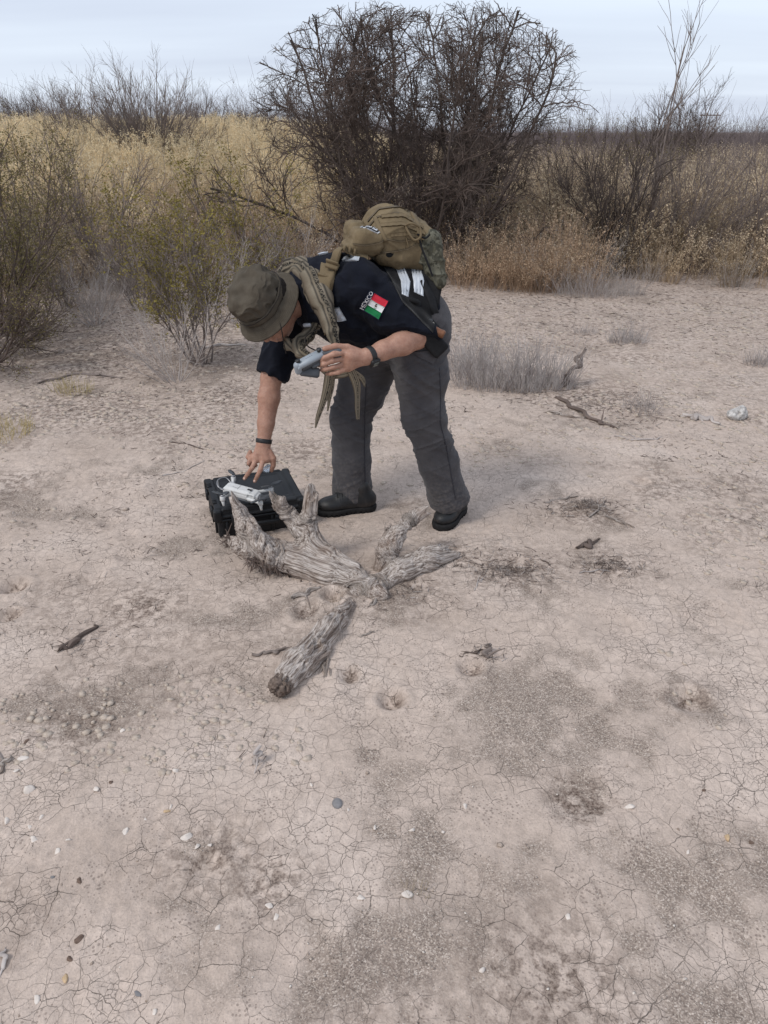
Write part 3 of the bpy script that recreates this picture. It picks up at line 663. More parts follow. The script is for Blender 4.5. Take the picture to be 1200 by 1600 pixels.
tuft('thin straw tuft below the left bush', 115, 612, .14, .1, 90, .16, stemmat('yellow_tuft_b', (.33, .26, .12), (.5, .41, .22), 8, False))
tuft('low pale tangle of dry stalks at the foot of the right hand weeds', 935, 462, .5, .16, 420, .42, M_grey)
tuft('thin dry grass tuft beside the coarse sand in front', 655, 1392, .035, .03, 34, .05, stemmat('small_tuft', (.3, .24, .17), (.5, .42, .3), 30, False), r=.0008)
tuft('flattened brown tuft on the cracked ground right of the stump', 790, 900, .13, .06, 170, .05, M_greyd, r=.0013)
tuft('little dark tuft on the cracked soil far right of the stump', 950, 890, .06, .045, 90, .045, M_greyd, r=.0012)
tuft('short stubble of dead stalks on the little dirt mound right of the near boot', 915, 797, .05, .04, 90, .045, M_greyd, r=.0014)
tuft('few thin upright stalks on the cracked ground at the far right', 985, 925, .012, .01, 5, .06, M_greyd, r=.0009)
tuft('low brown tangle lying along the right picture edge', 1185, 925, .08, .05, 90, .035, M_greyd, r=.0012)
tuft('grey stalks behind the far boot, thin and low', 640, 655, .12, .08, 60, .08, M_grey, r=.0012)
# ------------------------------------------------------------------ the man
root = thing('person', 'man in bucket hat, dark shirt and grey trousers bending down over the black case', 'person', G(620, 812))
H_ = .0048
SK = Mt('skin', .55, .35); sn = SK.noise(30, 4, .6); SK.color(SK.mix(SK.ramp(SK.noise(110, 4, .7), [(.45, 0.0), (.75, .5)]), SK.ramp(sn, [(.3, (.30, .16, .112)), (.7, (.44, .255, .185))]), (.24, .10, .065))); SK.b.inputs['Subsurface Weight'].default_value = .08; SK.b.inputs['Subsurface Radius'].default_value = (.01, .004, .002); SK.bump(SK.noise(240, 3), .25, .001); SK.bump(SK.noise(60, 3), .25, .002)
skin = SK.m
# joints
neckb = P(500, 452, 3.08); headc = P(425, 481, 2.94)
U = nrm(A(-.51, -.57, .65)); Fd = nrm(A(-.43, -.49, -.76)); Fd = nrm(Fd - U * U.dot(Fd)); Sd = np.cross(U, Fd)   # head up, face, side
shN = P(563, 446, 2.93); elN = P(652, 527, 2.88); wrN = P(574, 557, 2.735)
shF = P(462, 480, 3.25); elF = P(424, 590, 3.12); wrF = P(412, 692, 3.02)
hipN = P(652, 520, 3.0); knN = P(662, 648, 2.97); anN = P(702, 782, 3.03)
hipF = P(590, 545, 3.2); knF = P(549, 652, 3.2); anF = P(550, 770, 3.18)
chest = P(535, 470, 3.08); belly = P(598, 487, 3.09); pelv = P(646, 508, 3.09)
B = Sdf(A(-.95, 2.5, -.02), A(.42, 3.5, 1.4), .0040)
tA = nrm(pelv - chest); tX = nrm(shF - shN - tA * (shF - shN).dot(tA)); TB = np.stack([tA, tX, np.cross(tA, tX)], 1)
B.ell(chest, (.20, .165, .125), TB, .03).ell(belly, (.19, .16, .135), TB, .05).ell(pelv, (.13, .16, .12), TB, .05)
B.cone(shN, elN, .058, .045, .03).cone(shF, elF, .056, .046, .03)
def forearm(B, el, wr):
    m = el * .7 + wr * .3; B.chain([el, m, el * .3 + wr * .7, wr], [.043, .047, .036, .0285], .015)
forearm(B, elN, wrN); forearm(B, elF, wrF)
B.chain([hipN, knN, anN], [.09, .06, .042], .03).chain([hipF, knF, anF], [.09, .06, .042], .03)
B.cone(neckb, headc - U * .05 - Fd * .035, .066, .06, .03)
HB = np.stack([Sd, Fd, U], 1)
B.ell(headc + U * .02 - Fd * .01, (.078, .098, .098), HB, .02).ell(headc - U * .055 + Fd * .03, (.058, .066, .072), HB, .03)
B.cone(headc - U * .105 + Fd * .06, headc - U * .1 + Fd * .072, .02, .016, .02)
B.cone(headc - U * .005 + Fd * .092, headc - U * .045 + Fd * .112, .009, .014, .012)
B.cone(headc - U * .045 + Fd * .1 + Sd * .014, headc - U * .045 + Fd * .1 - Sd * .014, .007, .007, .008)
for sg in (-1, 1):
    B.ell(headc - U * .005 + Fd * .088 + Sd * sg * .032, (.015, .01, .011), HB, .01, True)
    B.cone(headc + U * .014 + Fd * .096 + Sd * sg * .015, headc + U * .014 + Fd * .085 + Sd * sg * .05, .009, .008, .01)
    B.ell(headc - U * .012 - Fd * .008 + Sd * sg * .08, (.010, .018, .03), HB, .006); B.ell(headc - U * .012 - Fd * .002 + Sd * sg * .09, (.006, .009, .018), HB, .004, True)
B.cone(headc - U * .073 + Fd * .098 + Sd * .02, headc - U * .073 + Fd * .098 - Sd * .02, .007, .007, .008)
B.cone(headc - U * .082 + Fd * .095 + Sd * .017, headc - U * .082 + Fd * .095 - Sd * .017, .0075, .0075, .006)
# near (left) hand round the controller
def finger(B, pts, r0, r1): B.chain(pts, np.linspace(r0, r1, len(pts)), .0045)
pN = P(552, 562, 2.715)
B.cone(wrN, P(548, 556, 2.705), .027, .024, .015).cone(wrN, P(546, 570, 2.715), .026, .022, .015).cone(P(548, 556, 2.705), P(542, 574, 2.715), .017, .016, .014)
B.ell(P(546, 563, 2.71), (.03, .022, .032), np.eye(3), .015)
for i, (a, b, c, d) in enumerate([((540, 551), (522, 553), (508, 559), (500, 564)), ((538, 560), (519, 564), (506, 569), (499, 571)), ((539, 569), (521, 574), (509, 577), (502, 578)), ((543, 576), (528, 582), (517, 584), (511, 584))]):
    y0 = 2.70 + .002 * i; finger(B, [P(*a, y0 + .006), P(*b, y0 - .022), P(*c, y0 - .024), P(*d, y0 - .008)], .0118 - .0008 * i, .0088 - .0006 * i)
finger(B, [P(560, 550, 2.725), P(543, 543, 2.715), P(524, 541, 2.70), P(507, 545, 2.69)], .0155, .0098)
# far (right) hand with two fingers on the drone
kx = lambda px, py, Y: P(px, py, Y)
B.cone(wrF, P(400, 716, 2.992), .027, .021, .014).cone(wrF, P(416, 716, 2.985), .026, .02, .014).cone(P(396, 716, 2.995), P(418, 717, 2.985), .0165, .0165, .012)
finger(B, [P(400, 718, 2.985), P(394, 731, 2.955), P(387, 741, 2.955), P(382, 748, 2.965)], .0115, .0080)
finger(B, [P(411, 719, 2.98), P(407, 734, 2.950), P(402, 744, 2.945), P(398, 752, 2.955)], .0115, .0080)
finger(B, [P(392, 714, 3.0), P(389, 724, 2.985), P(394, 730, 3.0), P(400, 727, 3.012)], .0108, .008)
finger(B, [P(391, 706, 3.01), P(387, 714, 3.005), P(390, 720, 3.015), P(395, 720, 3.025)], .0098, .0075)
finger(B, [P(421, 706, 3.0), P(427, 716, 2.985), P(427, 727, 2.985), P(424, 735, 2.99)], .0145, .0095)
V, Q = B.mesh(); V = relax(V, Q, 1, .4); body = mk('body', V, [Q], skin, root); del B
# fingernails
nail = plain('nail', (.62, .42, .34), .35, .5, .1)
def disc(c, n, u, ru, rv, th, mb):
    n = nrm(n); u = nrm(u - n * n.dot(u)); v = np.cross(n, u); a = np.arange(12) * np.pi / 6
    ring = u * (np.cos(a) * ru)[:, None] + v * (np.sin(a) * rv)[:, None]
    Vd = np.concatenate([c + ring, c + ring * .7 + n * th, [c + n * th]]); i = np.arange(12); j = (i + 1) % 12
    mb.add(Vd, [np.stack([i, j, j + 12, i + 12], 1), np.stack([i + 12, j + 12, np.full(12, 24)], 1)]); return mb
for a, b, y in (((387, 741), (382, 748), 2.955), ((402, 744), (398, 752), 2.945)):
    p0, p1 = P(*a, y), P(*b, y + .01); d = nrm(p1 - p0); tc_ = nrm(A(0, -1, .45)); tc_ = nrm(tc_ - d * tc_.dot(d))
    disc(p0 * .25 + p1 * .75 + tc_ * .0085, tc_, d, .0062, .005, .0012, Mb()).build('fingernail', nail, root)

# ---- trousers
trs = Sdf(A(-.40, 2.75, .0), A(.42, 3.45, 1.15), .0048)
def leg(g, hip, kn, an, rr, hem):
    s = g.like(); m1 = hip * .5 + kn * .5; m2 = kn * .5 + an * .5
    s.chain([hip, m1, kn, m2, an], rr, .03); s.cut(hem, hem - kn + A(0, 0, -.15)); g.merge(s, .02)
hmN = P(702, 785, 3.03); hmF = P(549, 775, 3.18)
leg(trs, hipN, knN, anN + (anN - knN) * .1, [.128, .108, .089, .084, .092], hmN)
leg(trs, hipF, knF, anF + (anF - knF) * .1, [.125, .106, .092, .085, .092], hmF)
trs.ell(pelv, (.14, .185, .150), TB, .05).ell(P(655, 505, 3.06), (.10, .14, .12), TB, .05)
trs.ell(P(600, 530, 3.12), (.14, .15, .1), TB, .05)
V, Q = trs.mesh(); V = relax(V, Q, 2); Nn = vnormals(V, Q)
def folds(V, Nn, amp):
    z = V[:, 2]
    q1 = np.stack([V[:, 0] * 7 + z * 5, V[:, 1] * 7, z * 26 + V[:, 0] * 14], 1)
    f = np.abs(vn(q1, 3)) - .35; q2 = np.stack([V[:, 0] * 16 + z * 9, V[:, 1] * 15, z * 9], 1); g2 = vn(q2, 8)
    wgt = .5 + .9 * np.exp(-((z - .45) / .14) ** 2) + .5 * np.exp(-((z - .12) / .09) ** 2) + .9 * np.exp(-((z - .78) / .12) ** 2)
    q3 = np.stack([V[:, 0] * 9 - z * 16, V[:, 1] * 9, z * 30 - V[:, 0] * 12], 1); f3 = np.exp(-np.abs(vn(q3, 13)) * 9)
    return V + Nn * ((-f * .009 * wgt + g2 * .006 + f3 * .006 * (wgt - .35)) * amp)[:, None]
V = folds(V, Nn, 1.0)
trm = cloth('grey_trouser_cloth', (.062, .059, .063), .18, 1100, dusty=.1)
_n = trm.node_tree.nodes; _l = trm.node_tree.links; _b = _n['Principled BSDF']; _src = _b.inputs['Base Color'].links[0].from_socket     # pale dust on the lower legs
_tc = _n.new('ShaderNodeTexCoord'); _sp = _n.new('ShaderNodeSeparateXYZ'); _l.new(_tc.outputs['Object'], _sp.inputs[0]); _mr = _n.new('ShaderNodeMapRange'); _mr.inputs[1].default_value = .38; _mr.inputs[2].default_value = .06; _mr.inputs[3].default_value = 0; _mr.inputs[4].default_value = .2; _l.new(_sp.outputs[2], _mr.inputs[0])
_nz = _n.new('ShaderNodeTexNoise'); _nz.inputs['Scale'].default_value = 80; _nz.inputs['Detail'].default_value = 6; _l.new(_tc.outputs['Object'], _nz.inputs['Vector']); _r = _n.new('ShaderNodeValToRGB'); _r.color_ramp.elements[0].position = .42; _r.color_ramp.elements[1].position = .7; _l.new(_nz.outputs[0], _r.inputs[0])
_m = _n.new('ShaderNodeMath'); _m.operation = 'MULTIPLY'; _l.new(_mr.outputs[0], _m.inputs[0]); _l.new(_r.outputs[0], _m.inputs[1]); _x = _n.new('ShaderNodeMix'); _x.data_type = 'RGBA'; _l.new(_m.outputs[0], _x.inputs[0]); _l.new(_src, _x.inputs[6]); _x.inputs[7].default_value = (.30, .25, .21, 1); _l.new(_x.outputs[2], _b.inputs['Base Color'])
trousers = mk('trousers', V, [Q], trm, root); del trs
bT = BVHTree.FromPolygons([tuple(v) for v in V], [tuple(map(int, q_)) for q_ in Q])
CAMP = Vector((0, 0, CAMH))
class Px:
    """lays thin pieces of cloth, webbing or print on a surface along its own shape"""
    def __init__(s, bvh): s.b = bvh
    def hit(s, px, py):
        d = Vector(ray(px, py)).normalized(); h = s.b.ray_cast(CAMP, d)
        if h[0] is None:
            best = None
            for q_ in np.linspace(2.6, 3.9, 14):
                f = s.b.find_nearest(CAMP + d * q_)
                if best is None or f[3] < best[3]: best = f
            if best[3] > .12: return None
            h = best
        return np.array(h[0]), np.array(h[1])
    def sheet(s, poly, nu, nv, off=.003, th=.0025, mb=None, wave=None):
        """poly: 4 corners in order (u0v0,u1v0,u1v1,u0v1), or two edge polylines"""
        mb = mb or Mb()
        a, b = poly if len(poly) == 2 else ([poly[0], poly[1]], [poly[3], poly[2]])
        a = np.array(a, float); b = np.array(b, float)
        def at(pl, t): k = np.linspace(0, 1, len(pl)); return np.array([np.interp(t, k, pl[:, 0]), np.interp(t, k, pl[:, 1])])
        Pt = np.full((nu, nv, 3), np.nan); Nt = np.zeros((nu, nv, 3))
        for i in range(nu):
            p, q_ = at(a, i / (nu - 1)), at(b, i / (nu - 1))
            for j in range(nv):
                h = s.hit(*(p + (q_ - p) * j / (nv - 1)))
                if h: Pt[i, j], Nt[i, j] = h
        ok = ~np.isnan(Pt[..., 0])
        if not ok.all():
            I = np.argwhere(ok)
            if len(I) == 0: return mb
            for i, j in np.argwhere(~ok):
                k = I[np.argmin(((I - (i, j)) ** 2).sum(1))]; Pt[i, j], Nt[i, j] = Pt[tuple(k)], Nt[tuple(k)]
        for _ in range(3):
            M = Nt.copy(); M[1:] += Nt[:-1]; M[:-1] += Nt[1:]; M[:, 1:] += Nt[:, :-1]; M[:, :-1] += Nt[:, 1:]; Nt = M / (np.linalg.norm(M, axis=-1, keepdims=True) + 1e-9)
        w_ = 0 if wave is None else wave(*np.meshgrid(np.linspace(0, 1, nu), np.linspace(0, 1, nv), indexing='ij'))[..., None]
        top = (Pt + Nt * (off + th + w_)).reshape(-1, 3); bot = (Pt + Nt * (off - .004)).reshape(-1, 3); n = nu * nv
        i, j = np.meshgrid(np.arange(nu - 1), np.arange(nv - 1), indexing='ij'); k = (i * nv + j).ravel()
        f = np.stack([k, k + nv, k + nv + 1, k + 1], 1)
        Fv = (V0 := top)[f[0, 1]] - V0[f[0, 0]]; cr_ = np.cross(V0[f[:, 1]] - V0[f[:, 0]], V0[f[:, 2]] - V0[f[:, 0]]).sum(0)
        if cr_.dot(Nt.reshape(-1, 3).mean(0)) < 0: f = f[:, ::-1]
        rim = np.concatenate([np.arange(nv), np.arange(1, nu) * nv + nv - 1, (nu - 1) * nv + np.arange(nv - 2, -1, -1), np.arange(nu - 2, 0, -1) * nv]); r2 = np.roll(rim, -1)
        side = np.stack([rim, r2, r2 + n, rim + n], 1)
        mb.add(np.concatenate([top, bot]), [np.concatenate([f, side])]); return mb
    def sheet3(s, poly, nu, nv, name, mat, parent, **k): return s.sheet(poly, nu, nv, **k).build(name, mat, parent)
pxT = Px(bT)
seam = cloth('seam_thread', (.035, .034, .04), .1)
pxT.sheet3([(648, 549), (692, 548), (676, 568), (654, 556)], 10, 6, 'pocket_flap', trm, root, off=.003, th=.004)
for edge_ in ([(686, 575), (688, 620), (687, 660), (697, 700), (711, 780)], [(571, 600), (569, 650), (569, 700), (570, 770)]):
    e2 = [(x + 1.4, y) for x, y in edge_]; pxT.sheet3([edge_, e2], 40, 2, 'side_seam', seam, root, off=.001, th=.0015)

# ---- shoes
shoe = Mt('black_boot_leather', .5, .4); shoe.color(shoe.mix(shoe.ramp(shoe.noise(22, 5, .6), [(.5, 0.0), (.8, .25)]), (.012, .012, .013), (.16, .13, .11))); shoe.bump(shoe.noise(160, 4, .6), .5, .002); shoem = shoe.m
solem = plain('boot_sole', (.018, .017, .017), .85, .2, .3, 60, .002); lacem = plain('lace', (.02, .02, .02), .8)
def boot(heel, toe, lab=None):
    heel = heel.copy(); toe = toe.copy(); heel[2] = gh(heel[0], heel[1]); toe[2] = gh(toe[0], toe[1]); x = nrm(toe - heel); FR = frame(x); L_ = np.linalg.norm(toe - heel)
    z = FR[:, 2]; y = FR[:, 1]
    lo = np.minimum(heel, toe) - .1; hi = np.maximum(heel, toe) + .1; hi[2] += .16
    s = Sdf(lo, hi, .0042); k = L_ / .29
    s.ell(heel + x * .05 * k + z * .055, (.052, .042, .05), FR, .02).ell(heel + x * .13 * k + z * .05, (.085, .043, .045), FR, .03).ell(heel + x * .215 * k + z * .045, (.07, .05, .037), FR, .03)
    s.cone(heel + x * .06 * k + z * .06, heel + x * .075 * k + z * .12, .044, .042, .02).cone(heel + x * .1 * k + z * .09, heel + x * .17 * k + z * .07, .03, .03, .02)
    s.cut(heel + z * .022, -z); Vb, Qb = s.mesh(); Vb = relax(Vb, Qb, 1); Nb = vnormals(Vb, Qb)
    cr_ = np.exp(-(((Vb - heel) @ x - .17 * k) / .03) ** 2) * np.abs(np.sin(((Vb - heel) @ x) * 260)) * .0018; up = mk('boot', Vb - Nb * cr_[:, None], [Qb], shoem, root)
    s = Sdf(lo, hi, .0042); s.ell(heel + x * .055 * k + z * .016, (.058, .046, .05), FR, .02).ell(heel + x * .14 * k + z * .016, (.09, .044, .05), FR, .03).ell(heel + x * .215 * k + z * .016, (.079, .056, .05), FR, .03)
    s.cut(heel + z * .03, z); s.cut(heel - z * .004, -z)
    for i in range(12):
        s.box(heel + x * (.01 + .024 * i) * k + y * .05 + z * .002, (.004, .012, .01), FR, .001, .002, True); s.box(heel + x * (.01 + .024 * i) * k - y * .05 + z * .002, (.004, .012, .01), FR, .001, .002, True)
    Vs, Qs = s.mesh(); mk('sole', Vs, [Qs], solem, up)
    bv = BVHTree.FromPolygons([tuple(v) for v in Vb], [tuple(map(int, q_)) for q_ in Qb])
    for i in range(4):
        pts = []
        for t in np.linspace(-1, 1, 9):
            o = heel + x * (.125 + .022 * i) * k + y * t * .026 + z * .25; h = bv.ray_cast(Vector(o), Vector(-z))
            if h[0] is not None: pts.append(np.array(h[0]) + z * .002)
        if len(pts) > 3: Vl, Fl = sweep(pts, [.0024] * len(pts), 6, 14); mk('lace', Vl, Fl, lacem, up)
    return up
boot(P(722, 800, 3.14) * A(1, 1, 0) + A(-.005, .0, 0), G(686, 829))
boot(G(587, 791) + A(0, -.01, 0), G(494, 806) + A(0, .02, 0))

# ---- shirt
s = Sdf(A(-.62, 2.6, .5), A(.45, 3.5, 1.32), .0048)
s.ell(chest, (.245, .205, .165), TB, .03).ell(belly + A(0, 0, .0), (.225, .20, .178), TB, .05).ell(P(640, 490, 3.08), (.165, .195, .175), TB, .05)
s.cut(P(676, 492, 3.05), nrm(A(.93, .0, -.30)))
s.ell(P(518, 452, 3.10), (.10, .16, .11), TB, .05)
s.ell(shN, (.10, .095, .10), np.eye(3), .04).ell(shF, (.09, .09, .09), np.eye(3), .04)
sl = s.like(); e1 = shN + (elN - shN) * .96; sl.chain([shN, shN * .5 + elN * .5, elN + (elN - shN) * .06], [.088, .084, .078], .02); sl.cut(elN * .93 + wrN * .07 - A(0, 0, .004), nrm(elN - shN) * .75 + nrm(wrN - elN) * .75); s.merge(sl, .022)
sl = s.like(); sl.chain([shF, shF * .45 + elF * .55, elF + (elF - shF) * .1], [.086, .078, .073], .02); sl.cut(elF - A(0, 0, -.005), elF - shF); s.merge(sl, .03)
V, Q = s.mesh(); V = relax(V, Q, 2); Nn = vnormals(V, Q)
q1 = np.stack([V[:, 0] * 13 + V[:, 2] * 9, V[:, 1] * 8, V[:, 2] * 14 - V[:, 0] * 12], 1); q2 = np.stack([V[:, 0] * 6 - V[:, 2] * 22, V[:, 1] * 9, V[:, 2] * 8 + V[:, 0] * 20], 1)
V = V + Nn * (-.013 * (np.abs(vn(q1, 21)) - .3) + .009 * vn(q2, 22) + .006 * np.exp(-np.abs(vn(q2 * .8, 27)) * 8) - .006 * np.abs(fbm(V * 22, 2, 23)))[:, None]
shm = cloth('navy_shirt_cloth', (.0065, .0078, .0135), .2, 1200, .9)
shm.node_tree.nodes['Principled BSDF'].inputs['Sheen Weight'].default_value = .02
shirt = mk('shirt', V, [Q], shm, root); del s, sl
bS = BVHTree.FromPolygons([tuple(v) for v in V], [tuple(map(int, q_)) for q_ in Q]); pxS = Px(bS)
# vest panel with reflective bands
blk = cloth('black_vest_mesh', (.006, .006, .007), .2, 1400, .92)
vest = pxS.sheet3([[(588, 394), (640, 402), (690, 446)], [(612, 440), (630, 474), (676, 520)]], 26, 20, 'vest', blk, root, off=.002, th=.003)
RM = Mt('reflective_band', .45, .5); RM.color(RM.mix(RM.ramp(RM.noise(9, 5, .7, RM.co((14, 4, 4))), [(.60, 0.0), (.66, .45)]), (.50, .53, .57), (.24, .26, .30))); RM.b.inputs['Metallic'].default_value = .15; refl = RM.m
wv = lambda u, v: .0016 * np.sin(v * 19 + u * 5) + .001 * np.sin(u * 12)
pxS.sheet3([[(603, 403), (618, 420), (626, 440), (627, 461)], [(612, 403), (632, 420), (641, 442), (637, 465)]], 22, 10, 'reflective_band', refl, vest, off=.005, th=.002, wave=wv)
pxS.sheet3([[(633, 404), (642, 420), (646, 440), (646, 457)], [(648, 407), (657, 420), (662, 440), (662, 464)]], 22, 10, 'reflective_band', refl, vest, off=.005, th=.002, wave=wv)
pxS.sheet3([(537, 402), (566, 393), (560, 408), (535, 408)], 10, 6, 'reflective_band', refl, vest, off=.003, th=.002, wave=wv)
pxS.sheet3([(512, 482), (530, 480), (541, 500), (514, 503)], 12, 12, 'reflective_band', refl, vest, off=.003, th=.002, wave=lambda u, v: .0022 * np.sin(u * 9 + v * 14))
pxS.sheet3([(496, 393), (512, 390), (513, 396), (498, 399)], 6, 4, 'reflective_band', refl, vest, off=.003, th=.002)
# flag patch
fl = {n: plain('flag_' + n, c, .8, .2, .12, 300, .0005) for n, c in (('green', (.012, .16, .055)), ('white', (.62, .62, .62)), ('red', (.50, .025, .045)), ('navy', (.012, .016, .035)), ('brown', (.07, .05, .035)))}
A0, B0, C0, D0 = A(584.5, 458.5), A(606, 471), A(592, 498), A(570, 484.5)      # red-left, red-right, green-right, green-left corners of the flag
def fuv(u, v): return (A0 * (1 - u) + B0 * u) * (1 - v) + (D0 * (1 - u) + C0 * u) * v
def fq(u0, v0, u1, v1): return [tuple(fuv(u0, v0)), tuple(fuv(u1, v0)), tuple(fuv(u1, v1)), tuple(fuv(u0, v1))]
patch = pxS.sheet3(fq(-.36, -.05, 1.05, 1.05), 12, 12, 'flag_patch', fl['navy'], shirt, off=.002, th=.0015)
for n, v0 in (('red', 0), ('white', 1 / 3), ('green', 2 / 3)): pxS.sheet3(fq(0, v0, 1, v0 + 1 / 3 - .004), 8, 5, 'patch_print', fl[n], root, off=.0042, th=.001)
def pdisc(u, v, ru, rv, n, nm, mat, a0=0, a1=6.283, ri=0):
    mb = Mb(); Vv = []
    for i in range(n + 1):
        a = a0 + (a1 - a0) * i / n
        for r_ in (ri, 1):
            h = pxS.hit(*fuv(u + math.cos(a) * ru * r_, v + math.sin(a) * rv * r_))
            Vv.append(h[0] + h[1] * .0063 if h else Vv[-1])
    k = np.arange(n) * 2; mb.add(np.array(Vv), [np.stack([k, k + 1, k + 3, k + 2], 1)]); return mb.build(nm, mat, root, False)
pdisc(.49, .47, .085, .09, 14, 'patch_print', fl['brown'], 0, 5.4, .25); pdisc(.49, .56, .12, .09, 10, 'patch_print', fl['green'], .3, 2.8, .75)
cu = bpy.data.curves.new('txt', 'FONT'); cu.body = 'MEXICO'; cu.size = 1; cu.resolution_u = 3
to = bpy.data.objects.new('txt', cu); col.objects.link(to); dg = bpy.context.evaluated_depsgraph_get(); tm = bpy.data.meshes.new_from_object(to.evaluated_get(dg)); col.objects.unlink(to); bpy.data.objects.remove(to)
tv = np.array([v.co[:] for v in tm.vertices]); tf = [list(p.vertices) for p in tm.polygons]; w0, w1 = tv[:, 0].min(), tv[:, 0].max(); h0, h1 = tv[:, 1].min(), tv[:, 1].max()
Vv = []
for x, y, _ in tv:
    u = -.32 + .26 * (1 - (y - h0) / (h1 - h0)) * 1; v = 1 - (x - w0) / (w1 - w0)
    u = -.05 - .27 * (y - h0) / (h1 - h0); h = pxS.hit(*fuv(u, v)); Vv.append(h[0] + h[1] * .0056 if h else Vv[-1])
me = bpy.data.meshes.new('letters'); me.from_pydata([tuple(np.array(v) - np.array(root.location)) for v in Vv], [], tf); me.materials.append(fl['white']); lo_ = bpy.data.objects.new('letters', me); col.objects.link(lo_); lo_.parent = root
# belt gear on the vest: pouch, dark straps, buckles
gear = plain('black_nylon', (.010, .010, .011), .75, .25, .3, 80, .001)
def pbox(px, py, Y, half, xdir, nm, mat, par, bev=.006, up=(0, 0, 1)):
    V_, F_ = boxm(P(px, py, Y), frame(xdir, up), half, bev); return mk(nm, V_, F_, mat, par, False)
pbox(641, 478, 2.90, (.040, .018, .030), (1, .1, -.35), 'belt_pouch', gear, root, .01); pbox(641, 468, 2.885, (.036, .014, .008), (1, .1, -.35), 'pouch_lid', gear, root, .004)
pxS.sheet3([[(655, 440), (668, 470), (676, 500)], [(664, 436), (678, 466), (686, 498)]], 14, 4, 'side_strap', gear, root, off=.004, th=.004)
for a, b in ((672, 466), (676, 488)): pbox(a, b, 2.935, (.012, .008, .014), (.3, .2, -1), 'strap_buckle', gear, root, .003)
# ---- holster (on the belt) ; the handgun in it stands for itself
hol = Sdf(A(.0, 2.75, .66), A(.34, 3.05, .98), .0040); hc = P(675, 533, 2.868)
FRh = frame(A(.55, .1, -.6))
hol.box(hc, (.065, .017, .036), FRh, .012, .01).box(hc + A(-.01, .02, .035), (.03, .02, .04), FRh, .01, .02); Vh, Qh = hol.mesh(); mk('holster', Vh, [Qh], gear, root)

# ---- hat
hm = Mt('olive_hat_cloth', .95, .15); hn = hm.noise(20, 5, .6); hc_ = hm.ramp(hn, [(.3, (.058, .048, .036)), (.7, (.092, .078, .060))]); hm.color(hm.mix(.5, hc_, hm.ramp(hm.noise(900, 2), [(.3, .7), (.7, 1.3)]), 'MULTIPLY')); hm.bump(hm.noise(45, 4, .6), .5, .004); hatm = hm.m
hb = P(416, 477, 2.94) + U * .030
def hatlathe(prof, nm, mat, nth=128, wr=0, par=None, oval=1.10, seed=0, dip=0.0):
    prof = np.array(prof, float); th = np.arange(nth) * 2 * np.pi / nth; TH, I = np.meshgrid(th, np.arange(len(prof))); r = prof[I, 0]; z = prof[I, 1]
    n = np.stack([np.cos(TH) * r * 24, np.sin(TH) * r * 24, z * 24], -1)
    if wr: r = r * (1 + wr * (.9 * fbm(n, 3, seed) - .7 * np.abs(vn(n * 1.7, seed + 4)))); z = z + wr * .12 * vn(n * 1.3, seed + 9)
    z = z - dip * (np.maximum(r - .09, 0) / .07) ** 1.5 * (.6 + .4 * np.cos(TH * 2))
    Vh = hb + (r * np.cos(TH))[..., None] * Sd + (r * np.sin(TH) * oval)[..., None] * Fd + z[..., None] * U; Vh = Vh.reshape(-1, 3); m = len(prof); i = np.arange(nth); j = (i + 1) % nth
    q_ = np.stack([i, j, j + nth, i + nth], 1); F_ = (q_[None] + (np.arange(m - 1) * nth)[:, None, None]).reshape(-1, 4); return mk(nm, Vh, [F_], mat, par or root)
cp = [(.097, -.012), (.098, 0), (.100, .012), (.101, .025), (.101, .04), (.100, .055), (.098, .070), (.0945, .083), (.094, .0845), (.089, .093), (.078, .102), (.063, .108), (.043, .112), (.022, .1135), (.0005, .114)]
cpi = np.array(cp); k = np.linspace(0, len(cp) - 1, 60); cp = np.stack([np.interp(k, np.arange(len(cp)), cpi[:, 0]), np.interp(k, np.arange(len(cp)), cpi[:, 1])], 1)
hat = hatlathe(cp, 'hat_crown', hatm, wr=.15, seed=3)
t = np.linspace(0, 1, 70); rb_ = .097 + .042 * t; zb = -.008 - .030 * t ** 1.1 + .0013 * np.abs(np.sin(t * np.pi * 9)) ** .6
prof = np.concatenate([np.stack([rb_, zb], 1), [(.1398, -.0395), (.139, -.043)], np.stack([rb_[::-3], zb[::-3] - .0035], 1)])
hatlathe(prof, 'hat_brim', hatm, 160, par=hat, dip=.012, wr=.012, seed=6)
hatlathe([(.097, -.006), (.102, -.007), (.103, 0), (.1045, .020), (.1035, .022), (.099, .0225)], 'hat_band', hatm, 128, wr=.035, par=hat, seed=3)
cordm = plain('dark_cord', (.018, .014, .012), .8)
def rod(pts, r, nm, mat, par, n=30, ns=7): V_, F_ = sweep(pts, [r] * len(pts), ns, n); return mk(nm, V_, F_, mat, par)
ring = [hb + (math.cos(a) * .106) * Sd + (math.sin(a) * .106 * 1.12) * Fd + U * (.020 + .0015 * math.sin(a * 9)) for a in np.linspace(0, 6.283, 40)]
rod(ring, .0016, 'hat_cord', cordm, hat, 90, 5)
rod([P(437, 503, 2.84), P(440, 516, 2.83), P(443, 534, 2.84), P(447, 552, 2.86)], .0022, 'chin_cord', cordm, hat)
